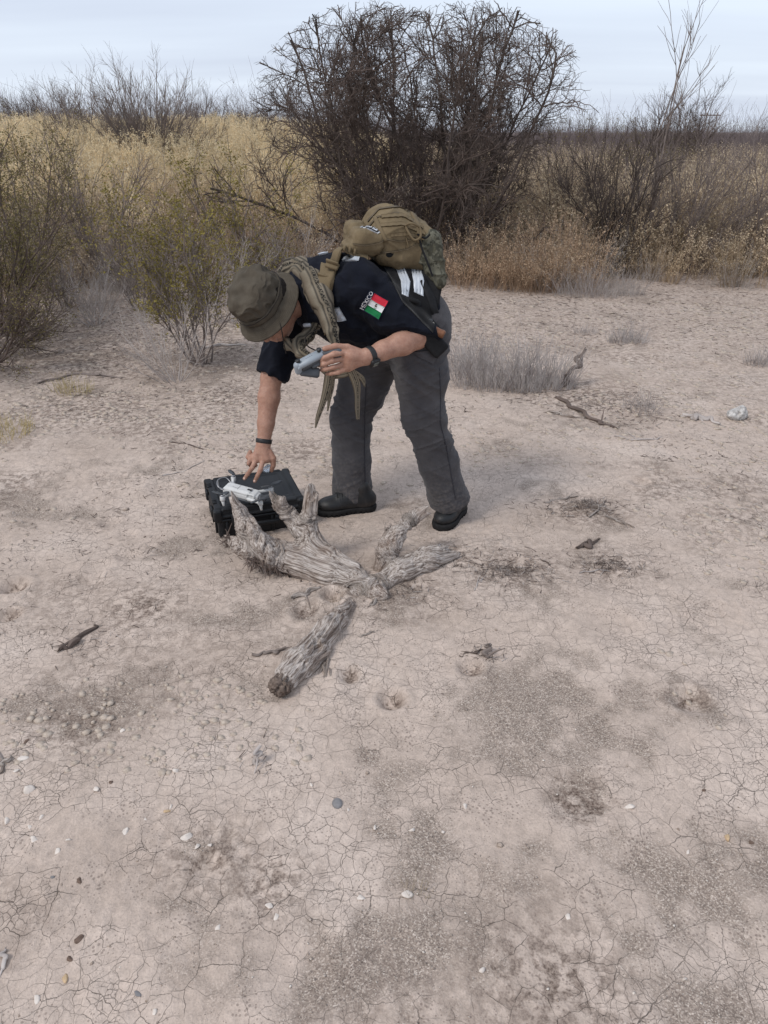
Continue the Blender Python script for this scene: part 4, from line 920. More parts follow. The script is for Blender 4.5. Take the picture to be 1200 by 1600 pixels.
# small stitched loops on the hat band (with raised lettering)
bH = BVHTree.FromObject(hat, bpy.context.evaluated_depsgraph_get()) if False else None
hv = np.empty(len(hat.data.vertices) * 3, np.float32); hat.data.vertices.foreach_get('co', hv); hv = hv.reshape(-1, 3) + np.array(root.location, np.float32)
pxH = Px(BVHTree.FromPolygons([tuple(v) for v in hv], [tuple(p.vertices) for p in hat.data.polygons]))
emb = cloth('raised_hat_print', (.115, .10, .08), .1)
cu = bpy.data.curves.new('txt', 'FONT'); cu.body = '5.11'; cu.resolution_u = 2; to = bpy.data.objects.new('txt', cu); col.objects.link(to); tm = bpy.data.meshes.new_from_object(to.evaluated_get(bpy.context.evaluated_depsgraph_get())); bpy.data.objects.remove(to)
tv = np.array([v.co[:] for v in tm.vertices]); tf = [list(p.vertices) for p in tm.polygons]; tv[:, :2] -= tv[:, :2].min(0); tv[:, :2] /= tv[:, :2].max(0); Vv = []
for x, y, _ in tv:
    c = A(420, 475) + A(12, -14) * x + A(-4.5, -3.8) * y; h = pxH.hit(*c); Vv.append(h[0] + h[1] * .007 if h else (Vv[-1] if Vv else np.array(hb)))
me = bpy.data.meshes.new('hat_lettering'); me.from_pydata([tuple(np.array(v) - np.array(root.location)) for v in Vv], [], tf); me.materials.append(emb); lo_ = bpy.data.objects.new('hat_lettering', me); col.objects.link(lo_); lo_.parent = hat
# hair
hr = plain('short_dark_hair', (.015, .011, .009), .8, .2, .4, 200, .002)
s = Sdf(headc - .14, headc + .14, .0042); s.ell(headc + U * .024 - Fd * .014, (.0815, .100, .10), HB, .01); s.cut(headc - U * .045 - Fd * .05, -U - Fd * .15); s.cut(headc + Fd * .062, Fd - U * .25); Vh, Qh = s.mesh(); Vh += vnormals(Vh, Qh) * (.0022 * vn(Vh * 260, 3))[:, None]; mk('hair', Vh, [Qh], hr, root)

# ---- scarf: folded striped cloth round the neck
sc = Mt('striped_scarf_cloth', .95, .15); so = sc.co((1, 1, 1))
UVn = sc.attr('across'); AL = sc.attr('along')
stripe = sc.ramp(UVn, [(0, (.13, .105, .075)), (.18, (.21, .175, .13)), (.24, (.035, .032, .028)), (.30, (.22, .185, .14)), (.42, (.11, .095, .07)), (.5, (.20, .165, .12)), (.56, (.05, .045, .038)), (.62, (.21, .18, .135)), (.8, (.12, .095, .068)), (.9, (.03, .028, .025)), (1, (.17, .14, .105))])
chk = sc.ma('GREATER_THAN', sc.noise(170, 2), .5); band = sc.ramp(UVn, [(.31, 0.0), (.34, 1.0), (.44, 1.0), (.47, 0.0)])
cc = sc.mix(sc.ma('MULTIPLY', chk, band), stripe, (.018, .017, .017)); cc = sc.mix(.5, cc, sc.ramp(sc.noise(700, 2), [(.3, .7), (.7, 1.25)]), 'MULTIPLY')
sc.color(cc); sc.bump(sc.noise(420, 3), .5, .001); sc.bump(sc.noise(70, 4), .4, .004)
scm = sc.m
def scarf(pts, rad, nm, par, flat=(1, .6), seed=0, nf=9, depth=.16, nlen=70, up=(0, 0, 1), jag=0):
    def rg(T, S): return 1 + depth * .9 * (np.abs(vn(np.stack([np.cos(T * 6.283) * nf * .16 + seed, np.sin(T * 6.283) * nf * .16, S * 4], -1), 4)) - .35) + .16 * vn(np.stack([np.cos(T * 6.283) * 1.2, np.sin(T * 6.283) * 1.2, S * 11 + seed], -1), 6)
    V_, F_ = sweep(pts, rad, 72, nlen, rg, True, flat, jag, seed, up); o = mk(nm, V_, F_, scm, par)
    n = len(V_); th = np.concatenate([np.tile((np.arange(72) / 72 * 2) % 1, nlen), [0, 0]]); s_ = np.concatenate([np.repeat(np.linspace(0, .4, nlen), 72), [0, 0]]); setattr_(o, 'across', th); setattr_(o, 'along', s_); return o
fl_ = [P(452, 446, 3.24), P(452, 424, 3.16), P(472, 418, 3.06), P(488, 436, 2.95), P(500, 466, 2.875), P(512, 500, 2.83), P(525, 538, 2.795)]
def drape(fl_, rr, nm, par, thin, seed, pl=.0055, fr=75, lo_=0, W0=None):
    fl_ = np.array(fl_); g_ = Sdf(fl_.min(0) - .09, fl_.max(0) + .09, .0042)
    for i in range(len(fl_) - 1): g_.cone(fl_[i], fl_[i + 1], rr[i], rr[i + 1], .02)
    V_, Q_ = g_.mesh(); V_ = relax(V_, Q_, 2); N_ = vnormals(V_, Q_)
    D2 = ((V_[:, None] - fl_[None]) ** 2).sum(-1); wq = np.exp(-D2 / .045 ** 2); T_ = np.gradient(fl_, axis=0); Tv = wq @ T_; Tv /= np.linalg.norm(Tv, axis=1, keepdims=True); Cv = wq @ fl_ / wq.sum(1, keepdims=True); Cw = (wq / wq.sum(1, keepdims=True)) @ np.arange(len(fl_))
    vd = nrm(A(.1, -1, .35)); Wv = np.cross(Tv, vd); Wv /= np.linalg.norm(Wv, axis=1, keepdims=True); ac = ((V_ - Cv) * Wv).sum(1)
    n2 = np.stack([ac * fr + seed * 9, Cw * .9, ac * 0], -1) + .9 * vn(np.stack([ac * 12, Cw * 1.5, ac * 0 + seed], -1), 4)[:, None] * A(1, 0, 0)
    f_ = np.abs(vn(n2, seed)) - .4; V2 = V_ + N_ * (pl * 2.2 * f_ + .008 * vn(np.stack([ac * 16, Cw * 1.3, ac * 0 + 3], -1), seed + 3))[:, None]
    o = mk(nm, V2, [Q_], scm, par); setattr_(o, 'across', (ac / .11 + .5 + .05 * vn(np.stack([Cw * 2, ac * 0, ac * 0], -1), 5)).clip(0, 1)); setattr_(o, 'along', Cw * .04); return o
scf = drape(fl_, [.034, .037, .040, .043, .040, .033, .018], 'scarf', root, .6, 1)
drape([P(446, 442, 3.16), P(456, 420, 3.08), P(474, 424, 2.99), P(484, 446, 2.93), P(490, 470, 2.90)], [.032, .034, .034, .030, .016], 'scarf_fold', scf, .6, 5, .004, 90)
drape([P(500, 500, 2.98), P(482, 524, 2.95), P(464, 538, 2.91), P(470, 552, 2.87), P(490, 560, 2.83), P(505, 560, 2.81)], [.020, .024, .025, .023, .018, .012], 'scarf_fold', scf, .6, 9, .006, 90)
drape([P(446, 528, 2.95), P(452, 540, 2.91), P(462, 550, 2.89)], [.010, .017, .014], 'scarf_fold', scf, .6, 13, .004, 90)
# tails hanging below the hand
for i, (pts, r_) in enumerate([([(515, 578), (512, 602), (505, 628), (497, 652), (493, 668)], [.018, .019, .013, .009, .003]), ([(520, 582), (518, 604), (515, 622), (512, 642)], [.012, .012, .008, .003]), ([(548, 580), (556, 600), (558, 618), (558, 638), (559, 655)], [.015, .015, .010, .010, .006]),
                              ([(552, 582), (566, 592), (570, 604)], [.012, .01, .003]), ([(505, 575), (520, 584), (540, 582), (552, 576)], [.017, .021, .021, .015])]):
    scarf([P(a, b, 2.80 + .004 * i) for a, b in pts], r_, 'scarf_tail', scf, (1, .35), 20 + i, 12, .3, 50, jag=.006)
# cable and sunglasses-like pale lens under the chin strap
rod([P(494, 548, 2.80), P(480, 540, 2.80), P(477, 528, 2.81), P(486, 520, 2.83), P(500, 515, 2.84)], .0026, 'neck_cord', cordm, root, 40)
pbox(480, 508, 2.95, (.017, .006, .008), (1, -.2, .1), 'reflective_band', refl, root, .004)
# ---- watch and wristband
wd = nrm(wrN - elN); wc = wrN - wd * .012
def band(c, d, r, hw, nm, mat, par, th=.004, oval=1.0):
    d = nrm(d); u = nrm(np.cross(d, A(0, 0, 1))); v = np.cross(d, u); mb = Mb(); n = 36; a = np.arange(n) * 2 * np.pi / n
    pr = [(r, -hw), (r + th * .7, -hw), (r + th, -hw * .7), (r + th, hw * .7), (r + th * .7, hw), (r, hw)]; Vb = []
    for rr, h in pr: Vb.append(c + d * h + u * (np.cos(a) * rr)[:, None] + v * (np.sin(a) * rr * oval)[:, None])
    i = np.arange(n); j = (i + 1) % n; q_ = np.stack([i, j, j + n, i + n], 1)[:, ::-1]
    Fb_ = (q_[None] + (np.arange(len(pr) - 1) * n)[:, None, None]).reshape(-1, 4); return mb.add(np.concatenate(Vb), Fb_).build(nm, mat, par)
rub = plain('black_resin', (.014, .014, .015), .5, .4, .2, 90)
wb = band(wc, wd, .0315, .011, 'watch_strap', rub, root)
tocam = nrm(A(0, 0, CAMH) - wc); fdir = nrm(tocam * .7 + A(0.1, 0, -.75)); fdir = nrm(fdir - wd * fdir.dot(wd)); Rw = np.stack([wd, np.cross(fdir, wd), fdir], 1)
Vw, Fw = boxm(wc + fdir * .036, Rw, (.0205, .0185, .0075), .005); wcs = mk('watch_case', Vw, Fw, rub, wb, False)
Vw, Fw = boxm(wc + fdir * .0435, Rw, (.012, .011, .0015), .001); mk('watch_display', Vw, Fw, plain('watch_lcd', (.09, .10, .09), .25, .6), wcs, False)
for sx in (-1, 1):
    for sy in (-1, 1): Vw, Fw = cyl(wc + fdir * .034 + Rw[:, 1] * sx * .019 + Rw[:, 0] * sy * .01, wc + fdir * .034 + Rw[:, 1] * sx * .0225 + Rw[:, 0] * sy * .01, .0028, n=10); mk('watch_button', Vw, Fw, rub, wcs)
band(wrF + (elF - wrF) * .03, wrF - elF, .0305, .0095, 'wristband', rub, root, .005)
# ------------------------------------------------------------------ backpack
tan = Mt('coyote_nylon', .85, .2); tn = tan.noise(18, 5, .6); tc1 = tan.ramp(tn, [(.3, (.125, .092, .052)), (.7, (.20, .152, .09))]); tan.color(tan.mix(.5, tc1, tan.ramp(tan.noise(1000, 2), [(.3, .7), (.7, 1.3)]), 'MULTIPLY')); tan.bump(tan.noise(50, 4, .6), .5, .004); tan.bump(tan.noise(900, 2), .3, .0008); tanm = tan.m
tand = plain('coyote_webbing', (.15, .112, .065), .8, .2, .15, 500, .001)
bp = thing('backpack', 'coyote tan backpack with a badge patch, strapped on the bent back of the man', 'backpack', P(625, 400, 3.08))
bx = nrm(P(680, 400, 3.12) - P(560, 385, 3.02)); FRb = frame(bx, nrm(A(-.1, -.12, 1)))
def sdfpart(nm, mat, fn, lo, hi, par=None, h=.0042, wr=.006, f=24, seed=1, relaxn=2):
    s = Sdf(lo, hi, h); fn(s); V_, Q_ = s.mesh(); V_ = relax(V_, Q_, relaxn); N_ = vnormals(V_, Q_)
    q_ = V_ * A(f, f * .8, f * .6); V_ = V_ + N_ * (wr * (.35 - np.abs(fbm(q_, 3, seed))) + wr * .55 * np.exp(-np.abs(vn(q_ * A(.7, .7, 1.7) + 5, seed + 9)) * 9))[:, None]; o = mk(nm, V_, [Q_], mat, par if par is not None else bp); return o, V_, Q_
c0 = P(622, 372, 3.14)
def main_(s):
    s.box(c0 + A(0, 0, -.01), (.125, .155, .085), FRb, .055, .02).ell(P(612, 352, 3.13), (.10, .13, .07), FRb, .04).box(P(628, 383, 3.13), (.10, .14, .042), FRb, .03, .02)
    for zz, rr in ((.012, .13), (-.055, .13)):
        pass
main, Vm, Qm = sdfpart('main_compartment', tanm, main_, c0 - .28, c0 + .28, wr=.013, f=15)
bM_ = BVHTree.FromPolygons([tuple(v) for v in Vm], [tuple(map(int, q_)) for q_ in Qm]); pxM = Px(bM_)
c1 = P(572, 374, 3.0)
front, Vf, Qf = sdfpart('front_pouch', tanm, lambda s: s.box(c1, (.058, .062, .038), FRb, .024, .01).box(P(560, 388, 3.0), (.06, .05, .018), FRb, .014, .02), c1 - .17, c1 + .17, wr=.007, seed=4)
pxF = Px(BVHTree.FromPolygons([tuple(v) for v in Vf], [tuple(map(int, q_)) for q_ in Qf]))
c2 = P(556, 366, 3.12); sdfpart('side_lobe', tanm, lambda s: s.box(c2, (.04, .06, .045), FRb, .025, .01), c2 - .14, c2 + .14, wr=.008, seed=6)
c3 = P(610, 388, 2.98); sdfpart('lower_pouch', tanm, lambda s: s.box(P(600, 384, 3.02), (.075, .04, .028), FRb, .02, .01), c3 - .17, c3 + .17, wr=.008, seed=8)
# zip lines and seams
zipm = plain('zip', (.10, .075, .045), .7, .3)
for pl in ([(572, 358), (590, 338), (620, 332), (648, 345), (662, 368)], [(590, 395), (610, 392), (636, 388), (655, 378)], [(600, 372), (625, 376), (650, 372)], [(575, 345), (592, 326), (622, 322), (645, 330)]):
    pxM.sheet3([pl, [(x + .6, y + 2.2) for x, y in pl]], 30, 3, 'zip', zipm, main, off=.001, th=.0035)
pxF.sheet3([[(552, 380), (570, 382), (592, 378), (606, 368)], [(552, 382), (570, 384.4), (593, 380.4), (607, 370)]], 22, 3, 'zip', zipm, front, off=.001, th=.0035)
for k_, (a_, b_, c_) in enumerate([((596, 336), (630, 334), (660, 352)), ((590, 350), (628, 347), (664, 362)), ((610, 364), (636, 362), (662, 370))]):
    pl = [a_, b_, c_]; pxM.sheet3([pl, [(x + .3, y + 5.5) for x, y in pl]], 30, 4, 'webbing_row', tand, main, off=.0015, th=.0022, wave=lambda u, v: .0025 * np.abs(np.sin(u * 25)))
pxM.sheet3([[(640, 330), (650, 352), (652, 380)], [(646, 331), (656, 353), (658, 380)]], 16, 4, 'compression_strap', tand, main, off=.004, th=.003)
pxM.sheet3([[(584, 340), (588, 352), (600, 378)], [(589, 338), (594, 350), (606, 376)]], 16, 4, 'compression_strap', tand, main, off=.004, th=.003)
# badge patch with an emblem of pale strokes on black
bk = plain('badge_black', (.012, .012, .014), .8); wt = plain('badge_white', (.55, .56, .58), .75)
q4 = [A(565, 353), A(585, 349.5), A(602, 358), A(589, 365)]
def buv(u, v): return (q4[0] * (1 - u) + q4[1] * u) * (1 - v) + (q4[3] * (1 - u) + q4[2] * u) * v
def bq(u0, v0, u1, v1): return [tuple(buv(u0, v0)), tuple(buv(u1, v0)), tuple(buv(u1, v1)), tuple(buv(u0, v1))]
pxF.sheet3(bq(-.05, -.06, 1.05, 1.06), 10, 8, 'badge', wt, front, off=.002, th=.0015); pxF.sheet3(bq(.02, .03, .98, .97), 10, 8, 'badge_field', bk, front, off=.0032, th=.0014)
for st in ([(.1, .1), (.9, .22), (.88, .32), (.08, .22)], [(.30, .80), (.48, .36), (.56, .36), (.40, .80)], [(.50, .36), (.60, .36), (.78, .8), (.68, .8)], [(.12, .34), (.34, .36), (.30, .46), (.12, .44)], [(.12, .55), (.26, .55), (.26, .86), (.12, .86)]):
    pxF.sheet3([tuple(buv(*p)) for p in st], 5, 3, 'badge_emblem', wt, front, off=.0045, th=.001)
# straps
strap = pxS.sheet3([[(520, 400), (509, 425), (499, 450), (502, 490), (508, 520)], [(534, 396), (524, 430), (519, 455), (513, 490), (515, 520)]], 30, 8, 'shoulder_strap', tand, bp, off=.004, th=.008)
pxS.sheet3([[(505, 414), (498, 446)], [(528, 422), (517, 454)]], 10, 8, 'strap_pad', tand, bp, off=.012, th=.006)
for a, b, hx in ((519, 415, .026), (507, 437, .028)):
    V_, F_ = boxm(P(a, b, 2.905), frame(A(.9, -.25, -.25), nrm(A(-.4, -.5, .9))), (hx, .015, .007), .004); bk2 = mk('buckle', V_, F_, tand, strap, False)
    V_, F_ = boxm(P(a, b - 5, 2.90), frame(A(.9, -.25, -.25), nrm(A(-.4, -.5, .9))), (hx * .95, .004, .009), .002); mk('ladder_lock', V_, F_, tand, bk2, False)
def ribbon(pts, hw, th, nm, mat, par, up): V_, F_ = sweep(pts, [1] * len(pts), 10, 30, None, True, (th, hw), up=up); return mk(nm, V_, F_, mat, par)
ribbon([P(520, 425, 2.92), P(524, 398, 2.91), P(531, 388, 2.93), P(545, 385, 2.98), P(560, 388, 3.0)], .019, .003, 'load_strap', tand, bp, nrm(A(-.3, -.6, 1)))
ribbon([P(533, 386, 2.93), P(555, 396, 2.94), P(575, 402, 2.95)], .017, .003, 'load_strap', tand, bp, nrm(A(-.3, -.6, 1)))
for i in range(3): V_, F_ = boxm(P(538 + i * 8, 387 + i * 2.5, 2.925 + i * .005), frame(A(.9, .1, -.3)), (.004, .018, .010), .002); mk('webbing_loop', V_, F_, tand, bp, False)
# cord handle
rod([P(634, 352, 2.98), P(643, 349, 2.96), P(656, 356, 2.97), P(657, 370, 2.96), P(648, 375, 2.96), P(640, 366, 2.965), P(634, 354, 2.98)], .0048, 'cord_handle', tand, bp, 70)
rod([P(628, 372, 2.985), P(632, 384, 2.98), P(633, 398, 2.985)], .003, 'zip_pull', tand, bp); rod([P(634, 370, 2.98), P(638, 384, 2.975)], .0025, 'zip_pull', tand, bp)
ot = plain('orange_tag', (.5, .09, .03), .7); V_, F_ = boxm(P(621, 401, 2.985), frame(A(1, 0, -.4)), (.008, .002, .004), .001); mk('orange_tag', V_, F_, ot, bp, False)
blk2 = cloth('black_back_panel', (.009, .009, .010), .2)
c4 = P(632, 405, 3.06); sdfpart('back_panel', blk2, lambda s: s.box(P(622, 390, 3.10), (.09, .12, .018), FRb, .016, .01), c4 - .22, c4 + .22, wr=.005, seed=12)
# hanging camouflage pouch with a bottle in it
cm = Mt('camouflage_cloth', .9, .2); cn1 = cm.noise(26, 4, .6); cn2 = cm.noise(40, 4, .6); cm.color(cm.mix(cm.ramp(cn2, [(.50, 0.0), (.54, 1.0)]), cm.ramp(cn1, [(.46, (.085, .080, .055)), (.5, (.125, .12, .09))]), (.05, .048, .035))); cm.bump(cm.noise(60, 4, .6), .6, .006); cmm = cm.m
c5 = P(676, 408, 3.02)
sdfpart('side_pouch', cmm, lambda s: s.cone(P(674, 376, 3.03), P(686, 440, 2.99), .037, .024, .01).cone(P(664, 384, 3.03), P(675, 430, 3.0), .028, .02, .02).cone(P(660, 376, 3.04), P(664, 400, 3.02), .02, .02, .02), c5 - .20, c5 + .20, wr=.016, f=20, seed=15)
V_, F_ = cyl(P(671, 378, 3.03), P(668, 361, 3.035), .031, .022, 24, .3); mk('pouch_top', V_, F_, tanm, bp)
rod([P(655, 372, 2.97), P(660, 390, 2.965), P(668, 410, 2.955), P(676, 432, 2.955)], .004, 'pouch_strap', gear, bp); rod([P(652, 366, 2.97), P(664, 372, 2.975), P(672, 366, 2.98)], .004, 'pouch_strap', gear, bp)

# ------------------------------------------------------------------ handgun in the holster
gun = thing('handgun', 'handgun with brown grip sticking out of the black holster at the hip of the man', 'handgun', P(682, 520, 2.85))
wg = plain('brown_grip', (.15, .062, .028), .45, .4, .35, 60, .001)
g0, g1 = P(672, 511, 2.86), P(691, 522, 2.852)
s = Sdf(np.minimum(g0, g1) - .05, np.maximum(g0, g1) + .05, .003); s.chain([g0, g0 * .5 + g1 * .5 + A(0, 0, -.003), g1], [.014, .0155, .0165], .006); s.cut(g1 + nrm(g1 - g0) * .009, g1 - g0); Vg, Qg = s.mesh(); mk('grip', Vg, [Qg], wg, gun)
V_, F_ = boxm(P(670, 507, 2.868), frame(A(.3, 0, .9)), (.024, .012, .009), .004); mk('slide', V_, F_, plain('gun_metal', (.03, .03, .032), .4, .5), gun, False)
V_, F_ = boxm(P(676, 506, 2.86), frame(A(.4, 0, .6)), (.007, .005, .005), .002); mk('hammer', V_, F_, plain('worn_metal', (.22, .2, .17), .4, .6), gun, False)

# ------------------------------------------------------------------ controller in the hand
ct = thing('controller', 'light grey remote controller held in the man\'s left hand', 'controller', P(492, 572, 2.69))
lg = plain('light_grey_plastic', (.27, .30, .33), .45, .4, .08, 30); dg_ = plain('dark_grey_plastic', (.065, .07, .078), .55, .35, .12, 60, .0006); bkp = plain('black_plastic', (.012, .012, .013), .4, .5)
ca, cb = P(464, 572, 2.66), P(504, 551, 2.70); cd_ = nrm(cb - ca); ctop = nrm(A(-.35, -.45, .85)); FRc = frame(cd_, ctop); cc0 = (ca + cb) / 2; hl = np.linalg.norm(cb - ca) / 2
V_, F_ = boxm(cc0, FRc, (hl, .022, .011), .007); bc = mk('body', V_, F_, lg, ct, False)
V_, F_ = boxm(cc0 - FRc[:, 2] * .014 + FRc[:, 0] * .002, FRc, (hl * .86, .019, .009), .004); mk('under_shell', V_, F_, dg_, ct, False)
for sg in (-1, 1):
    e = cc0 + cd_ * hl * sg * .93; s = Sdf(e - .09, e + .09, .0034); s.chain([e, e - FRc[:, 2] * .022 + cd_ * sg * .004], [.0165, .015], .01); V1, Q1 = s.mesh(); ge = mk('end_cap', V1, [Q1], lg, ct)
    V_, F_ = cyl(e + FRc[:, 2] * .008 - cd_ * sg * .006, e + FRc[:, 2] * .024 - cd_ * sg * .006, .0075, .0095, 16, .2); mk('thumb_stick', V_, F_, bkp, ct)
    p = e - FRc[:, 1] * .014; V_, F_ = cyl(p - FRc[:, 2] * .004, p - FRc[:, 2] * .004 - FRc[:, 1] * .006, .0085, .007, 16); mk('dial', V_, F_, lg, ct)
s = Sdf(P(518, 560, 2.70) - .1, P(518, 560, 2.70) + .1, .0034); s.chain([P(505, 553, 2.70), P(528, 551, 2.70)], [.019, .02], .01); V1, Q1 = s.mesh(); mk('grip', V1, [Q1], dg_, ct)
V_, F_ = boxm(P(484, 581, 2.675), frame(P(498, 583, 2.68) - P(468, 579, 2.67), nrm(A(-.1, -.8, .5))), (.037, .019, .009), .006); mk('phone_holder', V_, F_, dg_, ct, False)
V_, F_ = boxm(P(492, 568, 2.682), frame(cd_, nrm(A(-.2, -.8, .5))), (.017, .016, .006), .004); mk('holder_arm', V_, F_, dg_, ct, False)
for i in range(4): p = cc0 + cd_ * (-.012 + .008 * i) + FRc[:, 2] * .0108; V_, F_ = cyl(p, p + FRc[:, 2] * .0012, .0013, n=8); mk('indicator', V_, F_, bkp, ct)

# ------------------------------------------------------------------ case
ZT = .145
c4p = [G(350, 803, ZT), G(472, 781, ZT), G(438, 732, ZT), G(322, 743, ZT)]
cen = sum(c4p) / 4; ang = R(19); Rc = rotz(ang)
cs = thing('hard_case', 'black hard plastic case lying on the ground behind the stump, a drone on its lid', 'case', A(cen[0], cen[1], gh(cen[0], cen[1])))
cg = Mt('black_case_plastic', .5, .32); cgn = cg.noise(9, 5, .7); cg.color(cg.mix(cg.ramp(cgn, [(.5, 0.0), (.9, .12)]), (.0075, .008, .0095), (.09, .08, .07))); cg.bump(cg.noise(450, 3), .35, .0006); csm = cg.m
hw, hd = .200, .178
def cbx(x, y, z, hx, hy, hz, nm, bev, par, mat=None, rx=0): V_, F_ = boxm(cen * A(1, 1, 0) + Rc @ A(x, y, 0) + A(0, 0, z), Rc, (hx, hy, hz), bev); return mk(nm, V_, F_, mat or csm, par, False)
def csdf(nm, fn, par=cs):
    s = Sdf(A(cen[0] - .32, cen[1] - .32, -.02), A(cen[0] + .32, cen[1] + .32, .22), .0042); fn(s); V_, Q_ = s.mesh(); V_ = relax(V_, Q_, 1, .3); return mk(nm, V_, [Q_], csm, par)
W = lambda x, y, z: cen * A(1, 1, 0) + Rc @ A(x, y, 0) + A(0, 0, z)
csdf('base', lambda s: (s.box(W(0, 0, .045), (hw - .012, hd - .012, .052), Rc, .02, .005), s.box(W(0, 0, .092), (hw, hd, .007), Rc, .006, .005)))
def lid_(s):
    s.box(W(0, 0, .122), (hw - .006, hd - .006, .020), Rc, .014, .006); s.box(W(0, 0, .108), (hw, hd, .0065), Rc, .005, .005)
    s.box(W(0, .018, .148), (hw - .062, hd - .055, .010), Rc, .004, .004, True)
    for sx in (-1, 1):
        s.box(W(sx * (hw - .02), 0, .142), (.017, hd - .02, .007), Rc, .005, .006)
        for sy in (-1, 1): s.box(W(sx * (hw - .014), sy * (hd - .014), .118), (.018, .018, .027), Rc, .008, .005)
    s.box(W(0, hd - .012, .142), (hw - .04, .010, .006), Rc, .004, .005)
    s.box(W(0, -hd + .022, .142), (hw - .035, .016, .005), Rc, .004, .004)
lid = csdf('lid', lid_)
for sx in (-.105, .105):
    l_ = cbx(sx, -hd - .008, .098, .026, .009, .026, 'latch', .004, cs); cbx(sx, -hd - .018, .088, .018, .003, .010, 'latch_tab', .002, l_)
for sy in (-.09, .09):
    l_ = cbx(-hw - .001, sy, .104, .007, .022, .022, 'latch', .004, cs)
    for i in range(3): cbx(-hw + .012 + .000, sy - .014 + i * .014, .150, .010, .004, .003, 'latch_rib', .001, l_)
for a in (-.07, .07): cbx(a, -hd - .006, .075, .010, .009, .014, 'handle_hinge', .003, cs)
cbx(0, -hd - .014, .064, .078, .008, .011, 'handle', .005, cs)
for a in (-.15, -.05, .05, .15): cbx(a, -hd + .006, .045, .006, .004, .040, 'front_rib', .002, cs)
for a in (-.11, 0, .11): cbx(-hw + .008, a, .045, .005, .006, .040, 'side_rib', .002, cs)
for a in (-.11, .11): cbx(a, hd + .004, .1, .03, .008, .012, 'hinge', .003, cs)
cbx(hw + .003, 0, .115, .004, .03, .006, 'purge_plate', .002, cs)

# ------------------------------------------------------------------ drone on the case
dr = thing('drone', 'small light grey folding drone held down on the lid of the black case', 'drone', P(375, 760, 2.96) * A(1, 1, 0) + A(0, 0, .15))
dl = plain('drone_shell', (.58, .58, .565), .5, .35, .06, 40); dm = plain('motor_metal', (.32, .32, .33), .3, .6, .1, 60, 0, .6)
d0, d1 = P(352, 754, 2.945), P(404, 768, 2.905); dx = nrm(d1 - d0); FD = frame(dx, (0, 0, 1)); dL = np.linalg.norm(d1 - d0) / 2; dc = (d0 + d1) / 2; dc[2] = .190
dW = lambda x, y, z: dc + FD @ A(x, y, z)
s = Sdf(dc - .14, dc + .14, .0026); s.box(dW(-.005, 0, 0), (dL * .95, .031, .017), FD, .007, .003).box(dW(dL * .75, 0, -.002), (.022, .022, .013), FD, .006, .006).box(dW(-.014, 0, .013), (dL * .72, .024, .009), FD, .005, .003)
s.box(dW(dL * .35, 0, .028), (.02, .02, .004), FD, .002, .003, True)
for sg in (-1, 1): s.box(dW(dL * .1, sg * .032, .006), (dL * .6, .003, .0025), FD, .001, .001, True).box(dW(dL * .62, sg * .030, .004), (.014, .006, .008), FD, .002, .002, True)
V1, Q1 = s.mesh(); mk('fuselage', V1, [Q1], dl, dr)
V_, F_ = boxm(dW(-.01, 0, -.022), FD, (dL * .8, .027, .006), .004); mk('belly', V_, F_, plain('drone_belly', (.16, .17, .18), .5), dr, False)
def arm(p0, p1, mdown, nm='arm'):
    s = Sdf(np.minimum(p0, p1) - .03, np.maximum(p0, p1) + .03, .003); s.chain([p0, p1], [.0085, .0062], .003); V1, Q1 = s.mesh(); a = mk(nm, V1, [Q1], dl, dr)
    V_, F_ = cyl(p1 - A(0, 0, .008), p1 + A(0, 0, .012), .0115, .0105, 18, .15); mt_ = mk('motor', V_, F_, dl, a); V_, F_ = cyl(p1 + A(0, 0, .013), p1 + A(0, 0, .020), .0095, .0075, 16, .2); mk('motor_bell', V_, F_, dm, a)
    if mdown: V_, F_ = cyl(p1 - A(0, 0, .008), p1 - A(-.002, 0, .034), .0075, .0045, 12, .3); mk('landing_leg', V_, F_, dl, a)
    return a
a1 = arm(dW(-dL * .7, -.034, -.004), dW(-dL * .62, -.095, .000), True)
a2 = arm(dW(-dL * .8, .03, 0), dW(-dL * 1.05, .085, .004), True)
a3 = arm(dW(dL * .55, -.032, -.006), dW(dL * 1.35, -.048, .0), True)
a4 = arm(dW(dL * .55, .032, -.004), dW(dL * 1.3, .08, .004), True)
prop = plain('propeller_blade', (.045, .048, .052), .35, .5)
def blade(c, d, par, L_=.062):
    d = nrm(d); n = A(0, 0, 1); sdir = np.cross(n, d); V_ = []; m = 12
    for i in range(m):
        t = i / (m - 1); wdt = .0045 + .0085 * math.sin(math.pi * min(1, t * .85 + .12)); tw = .35 * (1 - t); a = sdir * math.cos(tw) + n * math.sin(tw)
        p = c + d * L_ * t + n * .004 * t; V_ += [p - a * wdt - n * .0005, p + a * wdt - n * .0005, p + a * wdt + n * .0006, p - a * wdt + n * .0006]
    V_ = np.array(V_); k = np.arange(m - 1) * 4; Fq = np.concatenate([np.stack([k + a, k + b, k + b + 4, k + a + 4], 1) for a, b in ((0, 1), (1, 2), (2, 3), (3, 0))] + [np.array([[3, 2, 1, 0], [4 * m - 4, 4 * m - 3, 4 * m - 2, 4 * m - 1]])]); mk('propeller', V_, [Fq], prop, par, False)
e3 = dW(dL * 1.35, -.048, .022); blade(e3, A(.75, .65, 0), a3, .07); blade(e3, A(-.55, -.8, 0), a3, .06)
e1 = dW(-dL * .62, -.095, .022); blade(e1, A(-.9, .45, 0), a1, .055); blade(e1, A(.3, .2, 0), a1, .03)
e2 = dW(-dL * 1.05, .085, .026); blade(e2, A(-.5, .8, 0), a2, .055)
e4 = dW(dL * 1.3, .08, .026); blade(e4, A(.6, .7, 0), a4, .06); blade(e4, A(-.7, -.4, 0), a4, .05)
